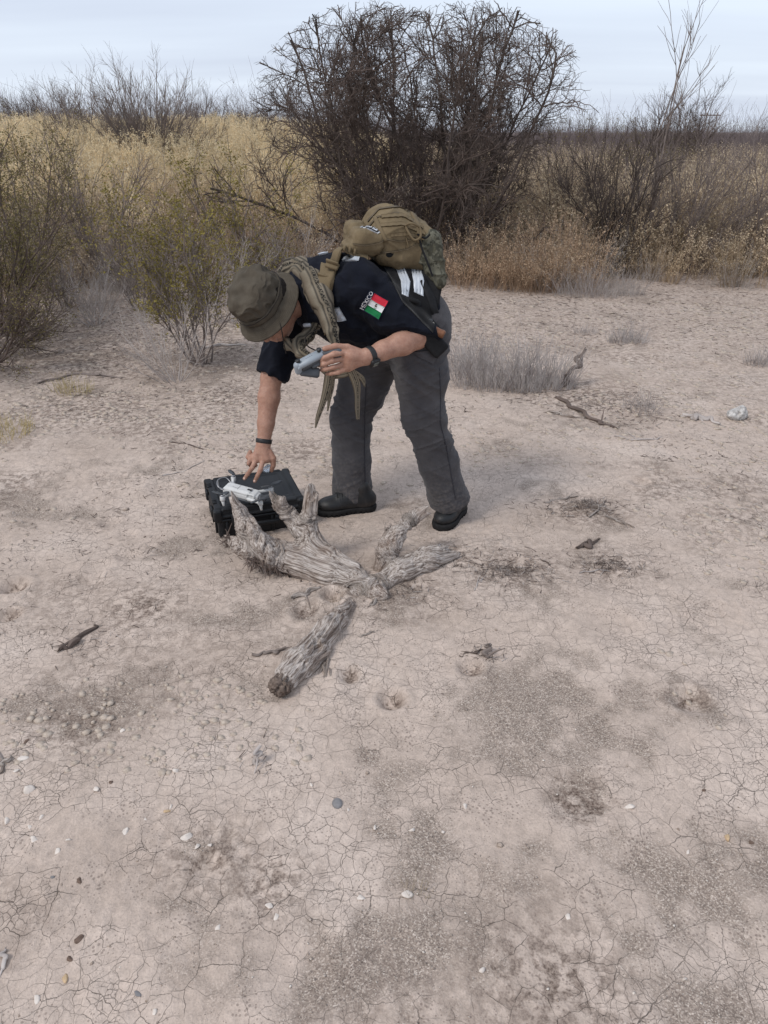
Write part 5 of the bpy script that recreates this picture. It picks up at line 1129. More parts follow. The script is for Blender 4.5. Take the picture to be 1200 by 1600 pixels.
for k_ in range(4): V_, F_ = cyl(dW(-dL * .5 + k_ * .006, -.012, .0225), dW(-dL * .5 + k_ * .006, -.012, .0234), .0014, n=8); mk('battery_light', V_, F_, bkp, dr)
V_, F_ = boxm(dW(-dL * .2, 0, .0222), FD, (.0006, .022, .0006), .0003); mk('panel_gap', V_, F_, bkp, dr, False)
V_, F_ = boxm(dW(dL * .42, 0, .0215), FD, (.010, .007, .0012), .0006); mk('vent', V_, F_, bkp, dr, False)
for sg in (-1, 1): V_, F_ = boxm(dW(dL * .97, sg * .013, .001), FD, (.003, .006, .005), .002); mk('front_sensor', V_, F_, bkp, dr, False)
glass = plain('smoked_lens', (.05, .055, .065), .12, .7)
s = Sdf(dW(dL * 1.12, 0, -.004) - .05, dW(dL * 1.12, 0, -.004) + .05, .003); s.ell(dW(dL * 1.12, 0, -.004), (.019, .019, .017), FD, .004); V1, Q1 = s.mesh(); gm_ = mk('gimbal', V1, [Q1], dg_, dr); V_, F_ = cyl(dW(dL * 1.12 + .014, 0, -.004), dW(dL * 1.12 + .023, 0, -.004), .0095, n=16); mk('lens', V_, F_, glass, gm_)
rod([dW(-dL * .7, .02, .012), dW(-dL * 1.25, .035, .030), dW(-dL * 1.5, .0, .028), dW(-dL * 1.3, -.03, .015), dW(-dL * .9, -.03, .008)], .0022, 'guard_wire', dm, dr, 40, 6)
rod([dW(-dL * 1.5, .0, .028), dW(-dL * 1.35, -.005, -.006), dW(-dL * .95, -.01, -.01)], .0018, 'guard_wire', dm, dr, 20, 6)
# clear gimbal cover under the hand
cv = Mt('clear_plastic', .12, .5); cv.color((.75, .8, .85)); cv.b.inputs['Transmission Weight'].default_value = .75
V_, F_ = boxm(P(418, 732, 3.03), frame(A(.5, .6, .25)), (.024, .018, .009), .006); tag(mk('lens_cover', V_, F_, cv.m, None, False), 'small clear plastic cover under the thumb of the hand on the case', 'cover'); recentre(bpy.data.objects['lens_cover'], P(418, 732, 3.03))

# ------------------------------------------------------------------ weathered wood
def woodmat(nm, vec_attr):
    wm = Mt(nm, .92, .15); at_ = wm.N.new('ShaderNodeAttribute'); at_.attribute_name = 'fibre'; v_ = at_.outputs['Vector'] if vec_attr else wm.co((9, 9, 9))
    if not vec_attr:
        cb_ = wm.N.new('ShaderNodeCombineXYZ'); ac = wm.attr('across'); wm.L.new(wm.ma('MULTIPLY', wm.ma('SINE', wm.ma('MULTIPLY', ac, 6.2832)), .03), cb_.inputs[0]); wm.L.new(wm.ma('MULTIPLY', wm.ma('COSINE', wm.ma('MULTIPLY', ac, 6.2832)), .03), cb_.inputs[1]); wm.L.new(wm.ma('MULTIPLY', wm.attr('along'), .1), cb_.inputs[2]); v_ = cb_.outputs[0]
    g1 = wm.noise(230, 5, .65, v_, .4); g3 = wm.noise(75, 5, .6, v_, .3); g2 = wm.noise(9, 4, .6)
    c_ = wm.ramp(g1, [(.32, (.09, .064, .05)), (.42, (.25, .205, .175)), (.54, (.44, .385, .345)), (.70, (.66, .60, .55))])
    c_ = wm.mix(wm.ramp(g3, [(.36, .85), (.48, 0.0)]), c_, (.075, .05, .038))
    c_ = wm.mix(wm.ramp(g2, [(.45, 0.0), (.68, .6)]), c_, wm.ramp(g1, [(.35, (.10, .066, .05)), (.65, (.30, .215, .165))]))
    wm.color(c_); wm.bump(g1, .7, .003); wm.bump(g3, .8, .005); return wm.m
wood = woodmat('weathered_grey_wood', False); woodf = woodmat('weathered_grey_trunk_wood', True)
def woodsdf(nm, par, chains, pits=(), h=.0042, seed=0, k=.022, rough=1.0):
    P_ = np.array([p for c, r in chains for p in c]); s = Sdf(P_.min(0) - .11, P_.max(0) + .11, h); SP, ST_, EP = [], [], []
    for c, r in chains:
        c = [np.array(x, float) for x in c]
        g_ = s.like()
        for i in range(len(c) - 1):
            g_.cone(c[i], c[i + 1], r[i] * .9, r[i + 1] * .9, .02)
            for t in np.linspace(0, 1, 5): SP.append(c[i] * (1 - t) + c[i + 1] * t); ST_.append(nrm(c[i + 1] - c[i]))
        d_ = nrm(c[-1] - c[-2]); g_.cut(c[-1] + d_ * r[-1] * .25, d_); s.merge(g_, k); EP.append((c[-1], d_, r[-1]))
    for c, r_, Rm in pits: s.ell(c, r_, Rm, .008, True)
    V_, Q_ = s.mesh(); V_ = relax(V_, Q_, 2); N_ = vnormals(V_, Q_); SP, ST_ = np.array(SP), np.array(ST_)
    T = np.zeros_like(V_)
    for a in range(0, len(V_), 20000):
        D2 = ((V_[a:a + 20000, None] - SP[None]) ** 2).sum(-1); wq = np.exp(-(D2 - D2.min(1, keepdims=True)) / .03 ** 2)
        Tk = wq[:, :, None] * ST_[None] * np.sign((ST_ @ ST_[0]) + 1e-6)[None, :, None]; T[a:a + 20000] = Tk.sum(1)
    T /= np.linalg.norm(T, axis=1, keepdims=True) + 1e-9; c0_ = SP.mean(0); rel = V_ - c0_
    swirl = .16 * vn(V_ * 7, seed)[:, None] * np.cross(T, N_); T2 = T + swirl; T2 /= np.linalg.norm(T2, axis=1, keepdims=True); fib = rel - .93 * T2 * (rel * T2).sum(1, keepdims=True)
    gr = np.exp(-np.abs(vn(fib * 42, seed + 1)) * 7); g2_ = np.exp(-np.abs(vn(fib * 85, seed + 2)) * 5); big = vn(V_ * 9, seed + 3); pl_ = np.abs(vn(fib * 20 + 3, seed + 4))
    V2 = V_ + N_ * (rough * (-.012 * gr * (.4 + .6 * (vn(V_ * 12, seed + 7) > -.1)) - .0035 * g2_ + .010 * big + .008 * pl_ + .004 * vn(fib * 60, seed + 5)))[:, None]
    for e, d_, r_ in EP:
        m_ = np.exp(-(((V_ - e) ** 2).sum(1) / (r_ * 1.3) ** 2)) * ((V_ - e) @ d_ > -r_ * .8); V2 += d_ * (m_ * (.075 * vn(fib * 48 + 9, seed + 8) + .004))[:, None]
    o = mk(nm, V2, [Q_], woodf, par); at_ = o.data.attributes.new('fibre', 'FLOAT_VECTOR', 'POINT'); at_.data.foreach_set('vector', fib.astype(np.float32).ravel()); return o
def limb(pts, rad, nm, par, seed=0, flat=(1, 1), nsec=110, nlen=90, rough=.22, jag=.02, up=(0, 0, 1), mat=None, twist=1.2):
    def rg(T, S):
        T2 = T + S * twist * .3; a = np.stack([np.cos(T2 * 6.283) * 2.2, np.sin(T2 * 6.283) * 2.2, S * 4 + seed * 9.1], -1); b = np.stack([np.cos(T2 * 6.283) * 6, np.sin(T2 * 6.283) * 6, S * 4.5 + seed * 3.1], -1); c = np.stack([np.cos(T2 * 6.283) * 13, np.sin(T2 * 6.283) * 13, S * 12 + seed], -1)
        return 1 + rough * (.9 * vn(a, seed) - 1.0 * (np.abs(vn(b, seed + 1)) < .16) * .35 - .55 * (.5 - np.abs(vn(b, seed + 1))) * .7 + .3 * vn(c, seed + 2))
    V_, F_ = sweep(pts, rad, nsec, nlen, rg, True, flat, jag, seed, up); o = mk(nm, V_, F_, mat or wood, par)
    n = len(V_); L_ = np.linalg.norm(np.diff(np.array(pts), axis=0), axis=1).sum(); setattr_(o, 'across', np.concatenate([np.tile(np.arange(nsec) / nsec, nlen), [0, .5]])); setattr_(o, 'along', np.concatenate([np.repeat(np.linspace(0, L_, nlen), nsec), [0, L_]])); return o
st = thing('tree_stump', 'grey weathered split stump with upright broken limbs lying in front of the case', 'stump', A(*G(575, 925)[:2], 0))
woodsdf('trunk', st, [
    ([G(590, 930, .03), P(562, 914, 2.44), P(520, 900, 2.49), P(470, 882, 2.53), P(428, 866, 2.57), P(400, 848, 2.60), P(384, 820, 2.62), P(374, 798, 2.63), P(366, 782, 2.63)], [.040, .055, .060, .056, .060, .054, .040, .026, .013]),
    ([P(555, 890, 2.50), P(515, 872, 2.56), P(478, 858, 2.59), P(440, 860, 2.59)], [.034, .044, .040, .026]),
    ([P(515, 882, 2.55), P(490, 852, 2.60), P(468, 826, 2.64), P(450, 804, 2.66), P(436, 790, 2.67), P(430, 780, 2.67)], [.048, .042, .036, .030, .022, .012]),
    ([P(502, 868, 2.58), P(486, 840, 2.62), P(482, 812, 2.64), P(487, 774, 2.65)], [.042, .040, .032, .025]),
    ([P(442, 796, 2.665), P(440, 784, 2.66), P(443, 774, 2.66)], [.012, .009, .005]),
    ([P(422, 866, 2.54), P(408, 846, 2.54), P(398, 826, 2.55), P(394, 814, 2.56)], [.040, .036, .026, .014]),
    ([P(425, 878, 2.56), P(396, 862, 2.56), P(374, 850, 2.58), P(352, 838, 2.62)], [.042, .036, .026, .013]),
    ([G(552, 934, .012), G(590, 916, .025), G(625, 896, .035), G(660, 880, .035), G(694, 869, .02)], [.028, .046, .060, .066, .056]),
    ([G(598, 886, .03), P(606, 860, 2.57), P(620, 836, 2.62), P(640, 814, 2.68), P(657, 802, 2.71)], [.046, .042, .036, .032, .027]),
    ([P(600, 872, 2.60), P(600, 846, 2.66), P(606, 820, 2.70)], [.030, .026, .019])],
    [(P(402, 838, 2.50), (.018, .030, .045), np.eye(3)), (P(622, 838, 2.575), (.010, .02, .012), np.eye(3)), (P(500, 888, 2.42), (.075, .03, .011), frame(P(545, 905, 2.42) - P(455, 876, 2.46)))], .0042, 3)
dkr = stemmat('rotten_dark_wood', (.045, .032, .026), (.12, .088, .072), 30, False)
g = np.random.default_rng(4); S = []
for i in range(150):   # splinters hanging from the underside
    t_ = g.uniform(); p = P(385 + 90 * t_, 872 + 30 * t_ + g.normal(0, 5), 2.53 + g.normal(0, .03)); q_ = p + A(g.normal(0, .015), g.normal(0, .01), -g.uniform(.01, .045)); S.append((*p, *q_, g.uniform(.002, .006), .0006))
for i in range(60): p = P(352 + 30 * g.uniform(), 838 + 18 * g.uniform(), 2.60); q_ = p + g.normal(0, .018, 3) + A(-.01, 0, .0); S.append((*p, *q_, .004, .001))
for i in range(50): p = P(500 + 60 * g.uniform(), 915 + g.normal(0, 3), 2.44); q_ = p + A(g.normal(0, .02), g.normal(0, .01), -.02); S.append((*p, *q_, .003, .0006))
stuff(tubes(np.array(S), 4).build('splinters', M_mesqt, st))
def woodthing(nm, label, pts, rad, seed, cat='branch', base=None, **k):
    t_ = thing(nm, label, cat, (np.array(pts[0]) + np.array(pts[-1])) / 2 * A(1, 1, 0)); limb(pts, rad, 'wood', t_, seed, **k); return t_
lg2 = thing('log', 'short pale weathered log in front of the stump, its near end dark and crumbling', 'log', G(490, 1015))
woodsdf('wood', lg2, [([G(448, 1058, .045), G(466, 1038, .05), G(490, 1013, .048), G(512, 988, .045), G(528, 968, .04), G(541, 948, .045)], [.050, .056, .052, .044, .034, .020]), ([G(478, 1045, .03), G(500, 1022, .03), G(512, 1002, .03)], [.030, .034, .020])], [(G(500, 1005, .10), (.014, .05, .03), rotz(.5))], .004, 11)
s = Sdf(G(443, 1064, .045) - .09, G(443, 1064, .045) + .09, .0042); s.ell(G(439, 1070, .044), (.036, .032, .034), rotz(.6), .01); V1, Q1 = s.mesh(); N1 = vnormals(V1, Q1); V1 = V1 + N1 * (.020 * (.35 - 2 * np.abs(fbm(V1 * 60, 3, 5))))[:, None]; mk('rotten_end', V1, [Q1], plain('rotten_end_wood', (.15, .115, .095), .95, .1, .6, 90, .006), lg2)
for i, (a, b, r_) in enumerate([((505, 1075), (512, 1030), .007), ((513, 1070), (505, 1040), .006), ((492, 1065), (508, 1035), .005), ((520, 1072), (515, 1045), .005)]): limb([G(*a, .006), G((a[0] + b[0]) / 2, (a[1] + b[1]) / 2, .018), G(*b, .03)], [r_ * .6, r_, r_ * .7], 'splinter', lg2, 40 + i, nsec=16, nlen=20, jag=.006)
limb([G(472, 1020, .035), G(486, 1000, .05), G(505, 975, .05)], [.006, .010, .006], 'bark_strip', lg2, 47, nsec=20, nlen=24)
ST = [('dark stick lying left of the pale log', [(395, 1028), (425, 1027), (445, 1020)], [.008, .009, .006]),
      ('slim pale splinter between the stump and the pale log', [(457, 942), (478, 934), (500, 927)], [.008, .013, .006]),
      ('small curved wood chip right of the tip of the pale log', [(576, 958), (586, 950), (592, 938)], [.004, .008, .004]),
      ('thin pale splinter on cracked mud right of the pale log', [(560, 1003), (575, 999), (590, 994)], [.002, .005, .002]),
      ('upright broken twig pushed into the ground below the log', [(400, 1193), (402, 1182), (405, 1168)], [.007, .009, .007]),
      ('long dark fallen branch below the lavender grey stalks', [(868, 622), (905, 640), (935, 658), (965, 668)], [.014, .018, .012, .006]),
      ('dark forked stub rising beside the lavender grey stalks', [(880, 600), (895, 578), (915, 545)], [.03, .024, .012]),
      ('pale fallen branch at the lower edge of the grey stalks', [(855, 645), (885, 650), (915, 652)], [.008, .012, .006]),
      ('weathered board-like branch left of the pitted stone', [(1066, 648), (1095, 655), (1125, 662)], [.014, .022, .01]),
      ('thin curved branch on the ground under the grey stalks', [(960, 684), (990, 690), (1020, 688), (1035, 682)], [.006, .009, .006, .004]),
      ('pale stick left of the little dirt mound', [(850, 786), (875, 780), (902, 774)], [.005, .007, .005]),
      ('pale stick crossing the right side of the little dirt mound', [(921, 810), (935, 797), (947, 783)], [.005, .006, .004]),
      ('pale forked stick lying right of the little dirt mound', [(945, 808), (968, 816), (990, 826)], [.006, .007, .004]),
      ('dark bent stick between the dirt mound and the dark tuft', [(902, 858), (918, 852), (935, 843)], [.008, .014, .004]),
      ('curved stick left of the flattened brown tuft', [(741, 932), (745, 920), (754, 912)], [.004, .005, .003]),
      ('thin straight stick left of the dark hole near the log', [(718, 1030), (737, 1024), (757, 1020)], [.003, .005, .006]),
      ('short upright splinter beside the dark hole right of the log', [(757, 1026), (760, 1018), (763, 1008)], [.009, .01, .005]),
      ('dark weathered branch lying at left among cracks', [(92, 1014), (112, 1003), (130, 990), (148, 975)], [.008, .018, .014, .004]),
      ('long thin stick behind the case', [(255, 745), (285, 738), (320, 722)], [.005, .004, .002]),
      ('dark forked twig lying on the ground behind the case', [(265, 695), (290, 697), (304, 700), (318, 705)], [.003, .005, .007, .003]),
      ('grey stick on the left edge near the pale stones', [(0, 1205), (8, 1192), (16, 1180)], [.006, .01, .004]),
      ('split stick on the lower left edge of the ground', [(0, 1510), (4, 1495), (8, 1478)], [.005, .008, .004]),
      ('white bleached stick behind the near boot', [(697, 690), (701, 680), (704, 668)], [.008, .009, .005]),
      ('short dark twig by the flattened brown tuft', [(845, 880), (855, 885), (862, 892)], [.004, .004, .002]),
      ('thin twig with a hooked end on cracked mud at right', [(905, 900), (935, 893), (952, 896)], [.003, .004, .003]),
      ('low dead branch creeping behind the case towards the creosote bush', [(310, 548), (345, 540), (385, 541)], [.012, .012, .006]),
      ('arching dead branch lying left of the dead grey shrub', [(60, 600), (120, 585), (190, 592)], [.010, .012, .006])]
for i, (lab, pp, rr) in enumerate(ST):
    pts = []
    for k, (a, b) in enumerate(pp):
        z = rr[k] * .7 + (.0 if 'ris' not in lab and 'upright' not in lab else .0); p = G(a, b, z)
        p[2] = float(gh(p[0], p[1])) + rr[k] * .6; pts.append(p)
    if 'rising' in lab or 'upright' in lab:
        p0 = pts[0]; pts = [p0 + A(0, 0, -.02)] + [P(a, b, p0[1] + .01 * k) for k, (a, b) in enumerate(pp[1:])]
    gs = np.random.default_rng(500 + i); pts = np.array(pts); kk = np.linspace(0, len(pts) - 1, 9); rm = max(rr)
    pts = np.stack([np.interp(kk, np.arange(len(pts)), pts[:, c]) for c in range(3)], 1); pts[1:-1] += gs.normal(0, rm * .75, (7, 3)) * A(1, 1, .35)
    r2 = np.interp(kk, np.arange(len(rr)), rr) * gs.uniform(.5, .9, 9); mt_ = [M_greyd, wood, M_grey][gs.integers(0, 3)] if 'pale' not in lab else wood
    if 'dark' in lab: mt_ = M_mesqt if i % 2 else M_greyd
    t_ = woodthing('branch', lab, pts, r2, 60 + i, cat='stick', nsec=16 if rm > .009 else 10, nlen=48, rough=.4, jag=.014, mat=mt_)
    for q_ in range(gs.integers(1, 4)):
        k0 = gs.integers(1, 8); d_ = nrm(nrm(pts[-1] - pts[0]) * gs.choice([-1, 1]) + gs.normal(0, .6, 3) * A(1, 1, .4)); ln = gs.uniform(.02, .07) * (1 + rm * 40); p0 = pts[k0]
        limb([p0, p0 + d_ * ln * .5 + A(0, 0, .004), p0 + d_ * ln + gs.normal(0, .004, 3)], [r2[k0] * .6, r2[k0] * .45, r2[k0] * .2], 'snag', t_, 300 + i, nsec=8, nlen=12, jag=.004, mat=mt_)
# ------------------------------------------------------------------ stones
def stone(px, py, s_, colr, lab, seed, flat=.55, nm='stone', grp=None):
    c = G(px, py); c[2] = gh(c[0], c[1]) + s_ * flat * .08; g = np.random.default_rng(seed); n = 16; u = np.linspace(0, np.pi, 11)[1:-1]; a = np.arange(n) * 2 * np.pi / n
    U_, A_ = np.meshgrid(u, a, indexing='ij'); D_ = np.stack([np.sin(U_) * np.cos(A_), np.sin(U_) * np.sin(A_), np.cos(U_)], -1).reshape(-1, 3); D_ = np.concatenate([D_, [[0, 0, 1]], [[0, 0, -1]]])
    if 'smooth blue' in lab: r_ = 1 + .05 * vn(D_ * 1.3 + seed * 5.1, seed)
    else:
        pn = g.normal(0, 1, (9, 3)); pn /= np.linalg.norm(pn, axis=1, keepdims=True); pd = g.uniform(.42, .9, 9); dt = D_ @ pn.T; r_ = np.where(dt > .05, pd / np.maximum(dt, .05), 1.25).min(1)
    Vs = c + (D_ * r_[:, None] * A(1, g.uniform(.55, .85), flat) * s_) @ rotz(g.uniform(0, 3)).T; m = len(u); i = np.arange(n); j = (i + 1) % n
    Fq = np.concatenate([np.stack([k * n + i, (k + 1) * n + i, (k + 1) * n + j, k * n + j], 1) for k in range(m - 1)]); T3 = np.concatenate([np.stack([np.full(n, m * n), i, j], 1), np.stack([np.full(n, m * n + 1), (m - 1) * n + j, (m - 1) * n + i], 1)])
    o = mk(nm, Vs, [Fq, T3], colr, None, 'smooth blue' in lab); recentre(o, c); return tag(o, lab, 'stone', grp)
sb = plain('blue_grey_stone', (.20, .19, .19), .7, .3, .2, 60, .002); sp = plain('pale_stone', (.62, .55, .49), .85, .2, .15, 70, .002); sy = plain('ochre_stone', (.50, .36, .22), .85, .2, .2, 70, .002); sr = plain('reddish_clod', (.15, .105, .082), .9, .1, .3, 90, .003)
SN = [(527, 1257, .0175, sb, 'smooth blue grey pebble lying alone on cracked mud'), (47, 1233, .022, sp, 'largest pale stone, at the left edge of the stony patch'), (293, 1306, .018, sp, 'flat pale stone at the upper rim of the smooth sandy hollow'), (197, 1301, .013, sp, 'leaning pale stone left of the flat one by the sandy hollow'),
      (226, 1281, .009, sp, 'small pale stone above the leaning pale one'), (218, 1278, .008, sp, 'tiny flat stone touching the pebbles above the sandy hollow'), (262, 1268, .010, sy, 'ochre stone above the sandy hollow'), (267, 1261, .009, sp, 'pale chip touching the ochre stone'), (152, 1238, .011, sp, 'pale stone with a shadowed side above the stony patch'),
      (35, 1184, .016, sp, 'flat pale stone right of the grey stick at the left edge'), (24, 1205, .010, sp, 'brownish pale stone below the flat stone at the left edge'), (40, 1160, .012, sr, 'reddish brown clod of earth near the left edge'), (48, 1294, .012, sp, 'squarish pale stone below the longish one at the left'), (52, 1315, .013, sp, 'roundish pale stone lowest in the left column of stones'),
      (10, 1284, .014, sp, 'wide pale stone cut by the left edge of the picture'), (64, 1281, .010, sp, 'greyish flat stone right of the wide one at the left edge'), (91, 1333, .009, sp, 'small bright stone left of the sandy hollow'), (108, 1316, .008, sp, 'small dull stone above the bright one left of the hollow'), (191, 1145, .010, sp, 'pale oblong stone high in the left foreground'),
      (275, 1208, .011, sp, 'pale stone beside a little mud crater'), (174, 1227, .008, sr, 'dark reddish clod beside the pale stone with a shadowed side'), (308, 1323, .009, sp, 'pale stone lower right of the flat stone'), (328, 1321, .007, sp, 'tiny pale stone right of the stone below the flat one'), (420, 1418, .009, sp, 'pale squarish stone at mid lower left on cracked mud'), (433, 1435, .010, sp, 'pale stone lower right of the squarish one'),
      (342, 1452, .009, sp, 'slanting pale stone below the sandy hollow'), (487, 1229, .007, sp, 'small pale stone above the blue grey pebble to its left'), (544, 1267, .007, sp, 'dull pale chip lower right of the blue grey pebble'), (586, 1293, .008, sp, 'white squarish chip right of the blue grey pebble'), (564, 1406, .009, sp, 'pale stone on cracked mud below the blue grey pebble'), (102, 1527, .010, sy, 'ochre flat stone in the lower left corner area'), (56, 1558, .010, sp, 'pale pointed stone near the bottom left corner'),
      (240, 1580, .008, sp, 'pale rounded chip at the bottom edge left of centre'), (125, 1376, .011, sr, 'dark reddish clod left of the sandy hollow'), (83, 1373, .007, sb, 'tiny dark blue stone left of the reddish clod'), (124, 1465, .012, sr, 'reddish brown clod in the lower left'), (108, 1496, .009, sr, 'rusty clod beside the brown twig in the lower left'), (216, 1553, .011, sb, 'dark flat chip near the bottom edge at left'),
      (727, 1262, .010, sp, 'white rounded stone at the left rim of the coarse sand'), (645, 1298, .010, sp, 'round pale stone on mud left of the coarse sand'), (983, 1263, .013, sp, 'pale stone on the crust island in the coarse sand'), (636, 1401, .013, sp, 'pale rounded stone left of the small dry grass tuft'), (887, 1431, .010, sp, 'bright white stone in the middle of the coarse sand'), (1137, 1307, .011, sy, 'ochre flat stone at the right side of the coarse sand'),
      (1075, 1332, .008, sp, 'white chip left of the ochre stone at right'), (752, 1521, .008, sp, 'small white stone near the bottom of the coarse sand'), (1101, 1233, .007, sr, 'small reddish stone on the right hand crust'), (1176, 1313, .008, sr, 'small dark stone near the right edge'), (991, 1604, .009, sr, 'dark stone at the bottom edge right of centre'), (692, 1300, .006, sp, 'tiny pale chip just right of the round pale stone')]
for i, (a, b, s_, m_, lab) in enumerate(SN): stone(a, b, s_, m_, lab, 100 + i)
pit = thing('pitted_stone', 'pale grey pitted lump on bare ground at the right, beside the board-like branch', 'stone', G(1152, 650))
s = Sdf(G(1152, 648) - A(.15, .15, .05), G(1152, 648) + A(.15, .15, .16), .0055); pc = G(1152, 648, .03); s.ell(pc, (.07, .05, .035), rotz(.3), .01).ell(pc + A(.02, 0, .03), (.035, .03, .03), np.eye(3), .02).ell(pc + A(-.01, -.04, .02), (.016, .02, .014), np.eye(3), .008, True).ell(pc + A(.045, -.03, .03), (.014, .02, .012), np.eye(3), .008, True); V1, Q1 = s.mesh(); N1 = vnormals(V1, Q1); V1 = V1 + N1 * (.012 * fbm(V1 * 40, 3, 5))[:, None]; mk('lump', V1, [Q1], plain('pale_grey_lump', (.42, .40, .38), .85, .2, .45, 50, .004), pit)
# ------------------------------------------------------------------ far power poles
pp = thing('power_poles', 'far H-shaped pair of wooden power poles on the right skyline', 'pole', (*(P(1108, 190, 95.)[:2]), 0))
for a in (1101, 1117):
    b = P(a, 200, 95.); V_, F_ = cyl(A(b[0], b[1], -2), A(b[0], b[1], P(a, 176, 95.)[2]), .08, .06, 8); mk('pole', V_, F_, M_greyd, pp)
b0, b1 = P(1093, 180, 95.), P(1126, 180, 95.); V_, F_ = cyl(b0, b1, .06, n=8); mk('crossarm', V_, F_, M_greyd, pp)
# ------------------------------------------------------------------ gravel, clods and litter nobody could count
def pebbles(nm, xy, size, mat, lab, cat, g, flat=.6):
    n = len(xy); ic = np.array([(0, 0, 1), (1, 0, .1), (.3, .95, 0), (-.8, .6, .15), (-.8, -.6, -.1), (.3, -.95, .1), (0, 0, -1)], float)
    F0 = np.array([(0, 1, 2), (0, 2, 3), (0, 3, 4), (0, 4, 5), (0, 5, 1), (6, 2, 1), (6, 3, 2), (6, 4, 3), (6, 5, 4), (6, 1, 5)]); a = g.uniform(0, 6.283, n); c_, s_ = np.cos(a), np.sin(a)
    V_ = ic[None] * (1 + g.normal(0, .18, (n, 7, 1))) * np.stack([np.ones(n), g.uniform(.55, 1, n), g.uniform(.4, 1, n) * flat], 1)[:, None]
    V_ = np.stack([V_[..., 0] * c_[:, None] - V_[..., 1] * s_[:, None], V_[..., 0] * s_[:, None] + V_[..., 1] * c_[:, None], V_[..., 2]], -1) * size[:, None, None]
    z = gh(xy[:, 0], xy[:, 1]); V_ = V_ + np.stack([xy[:, 0], xy[:, 1], z + size * .02], 1)[:, None]
    return stuff(mk(nm, V_.reshape(-1, 3), [(F0[None] + (np.arange(n) * 7)[:, None, None]).reshape(-1, 3)], mat, None, False), lab, cat)
g = np.random.default_rng(11)
def sand_pts(n, thr, x=(-1.4, 1.4), y=(.7, 3.2)):
    xy = np.stack([g.uniform(*x, n), g.uniform(*y, n)], 1); m = sandmask(xy[:, 0], xy[:, 1]); return xy[g.uniform(size=n) < thr(m)]
def pebmat(nm, a, b):
    m = Mt(nm, .9, .15); cells = m.vor(200, out='Color'); q_ = m.N.new('ShaderNodeSeparateColor'); m.L.new(cells, q_.inputs[0]); m.color(m.ramp(q_.outputs[0], [(0, a), (1, b)])); return m.m
xy = sand_pts(60000, lambda m: m * 1.0); pebbles('coarse_grit', xy, .0011 * np.exp(g.normal(0, .45, len(xy))), pebmat('grit', (.17, .13, .105), (.52, .44, .38)), 'fine grit and tiny pebbles in the coarse sandy patches', 'grit', g)
xy = sand_pts(2600, lambda m: .25 + m * .75); pebbles('pebbles', xy, .0021 * np.exp(g.normal(0, .4, len(xy))), pebmat('pebble', (.36, .29, .24), (.68, .61, .54)), 'small pale pebbles scattered over the mud and sand', 'pebbles', g)
n = 26000; yy = g.uniform(.8, 8.5, n); xx = g.uniform(-1, 1, n) * (yy * .62 + .4); m = sst(-.05, .35, fbm(np.stack([xx * 1.9, yy * 1.9, xx * 0], -1), 3, 91)) * .85 + .08; k = g.uniform(size=n) < m; xy = np.stack([xx, yy], 1)[k]
pebbles('mud_crumbs', xy, .0023 * np.exp(g.normal(0, .55, len(xy))) * (.5 + xy[:, 1] * .16), pebmat('crumb', (.26, .20, .16), (.44, .36, .30)), 'crumbs of dry mud on the ground', 'crumbs', g, .7)
# litter twigs and bits
n = 15000; yy = 1.6 + 7.4 * g.uniform(size=n) ** .75; xx = g.uniform(-1, 1, n) * (yy * .62 + .3); m = sst(-.1, .45, fbm(np.stack([xx * 1.1, yy * 1.3, xx * 0], -1), 3, 95)) + sst(5, 7.5, yy) * .7; k = g.uniform(size=n) < m; xx, yy = xx[k], yy[k]; n = len(xx)
cl = [(930, 625, .32, .14, 420), (1000, 655, .2, .1, 160), (920, 800, .12, .05, 150), (950, 885, .09, .05, 130), (800, 893, .14, .07, 260), (590, 935, .16, .06, 160), (700, 870, .1, .05, 110), (640, 640, .3, .12, 160), (860, 790, .1, .03, 50), (330, 620, .35, .25, 320), (120, 640, .4, .25, 260), (90, 540, .7, .5, 520), (230, 560, .5, .5, 380), (750, 1030, .05, .03, 40), (120, 1000, .08, .05, 60), (410, 1190, .03, .03, 16), (350, 545, .4, .15, 220)]
for (a_, b_, sx_, sy_, m_) in cl: c_ = G(a_, b_); xx = np.concatenate([xx, g.normal(c_[0], sx_, m_)]); yy = np.concatenate([yy, g.normal(c_[1], sy_, m_)])
n = len(xx); pr_ = g.permutation(n); xx, yy = xx[pr_], yy[pr_]
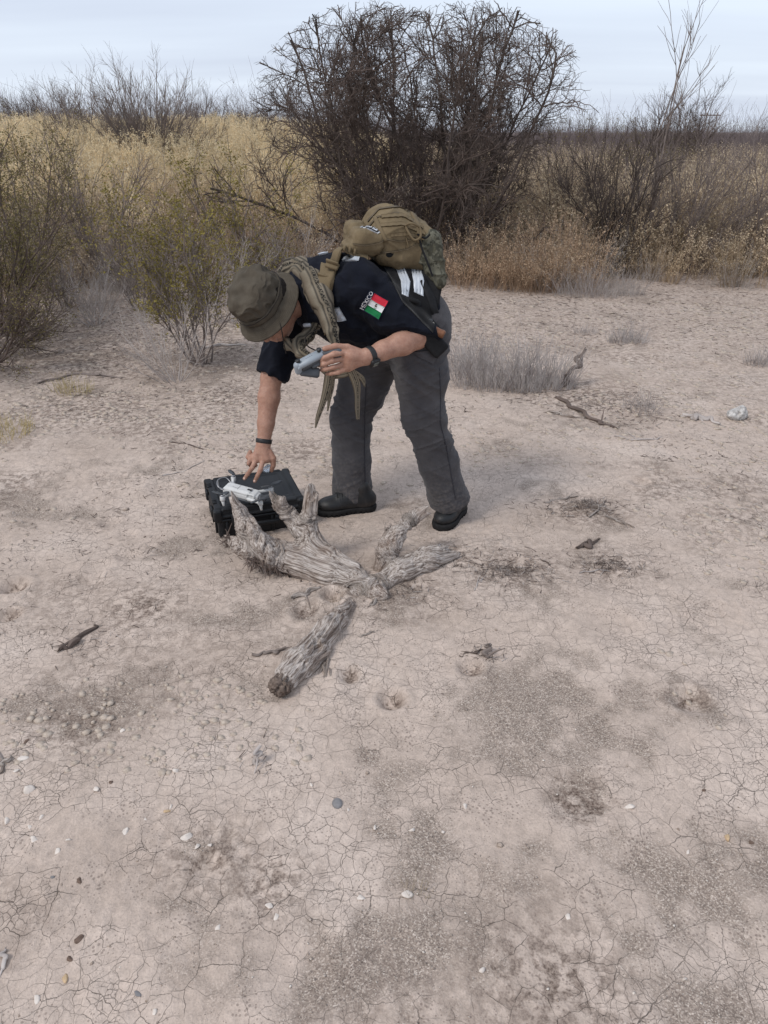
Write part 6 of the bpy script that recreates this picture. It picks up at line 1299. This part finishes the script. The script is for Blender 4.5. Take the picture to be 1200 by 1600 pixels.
a = g.uniform(0, 6.283, n); L_ = g.uniform(.01, .05, n) * (.45 + yy * .12); z = gh(xx, yy) + .002; p0 = np.stack([xx, yy, z], 1); p1 = np.stack([xx + np.cos(a) * L_, yy + np.sin(a) * L_, z + g.uniform(-.002, .008, n)], 1); r_ = g.uniform(.0007, .0022, n) * (.6 + yy * .1)
for nm, sl_, mt_, lb in (('dark_litter', slice(0, n * 2 // 3), M_mesqt, 'dark bits of twig and leaf litter on the ground'), ('pale_litter', slice(n * 2 // 3, n), M_grey, 'pale grey twig bits on the ground')):
    stuff(tubes(np.concatenate([p0, p1, r_[:, None], r_[:, None] * .6], 1)[sl_], 3).build(nm, mt_), lb, 'litter')
# curled mud flakes
n = 9000; yy = g.uniform(1.5, 8.0, n); xx = g.uniform(-1, 1, n) * (yy * .62 + .3); m = sst(.0, .4, fbm(np.stack([xx * 1.3, yy * 1.3, xx * 0], -1), 3, 55)) + .35 * sst(3.5, 5, yy); k = g.uniform(size=n) < m; xx, yy = xx[k], yy[k]; n = len(xx)
s_ = g.uniform(.006, .02, n) * (.5 + yy * .17); a = g.uniform(0, 6.283, n); z = gh(xx, yy); tl = g.uniform(.05, .4, n); an = (np.arange(5) * 1.2566)[None] + a[:, None]; rr = s_[:, None] * g.uniform(.6, 1.15, (n, 5)); X = xx[:, None] + np.cos(an) * rr; Y = yy[:, None] + np.sin(an) * rr
Z = z[:, None] + .0015 + (np.cos(an - a[:, None] * 3) * rr + s_[:, None] * .5) * tl[:, None] * .6; top = np.stack([X, Y, Z], -1); V_ = np.concatenate([top, top - A(0, 0, .006)], 1).reshape(-1, 3); b_ = (np.arange(n) * 10)[:, None]
i = np.arange(5); j = (i + 1) % 5; sd_ = np.stack([i + 5, j + 5, j, i], 1); stuff(mk('mud_flakes', V_, [(b_ + i[None]), (sd_[None] + b_[:, :, None]).reshape(-1, 4)], pebmat('mud_flake', (.38, .31, .25), (.50, .42, .35)), None, False), 'thin curled flakes of dry mud crust', 'mud flakes')
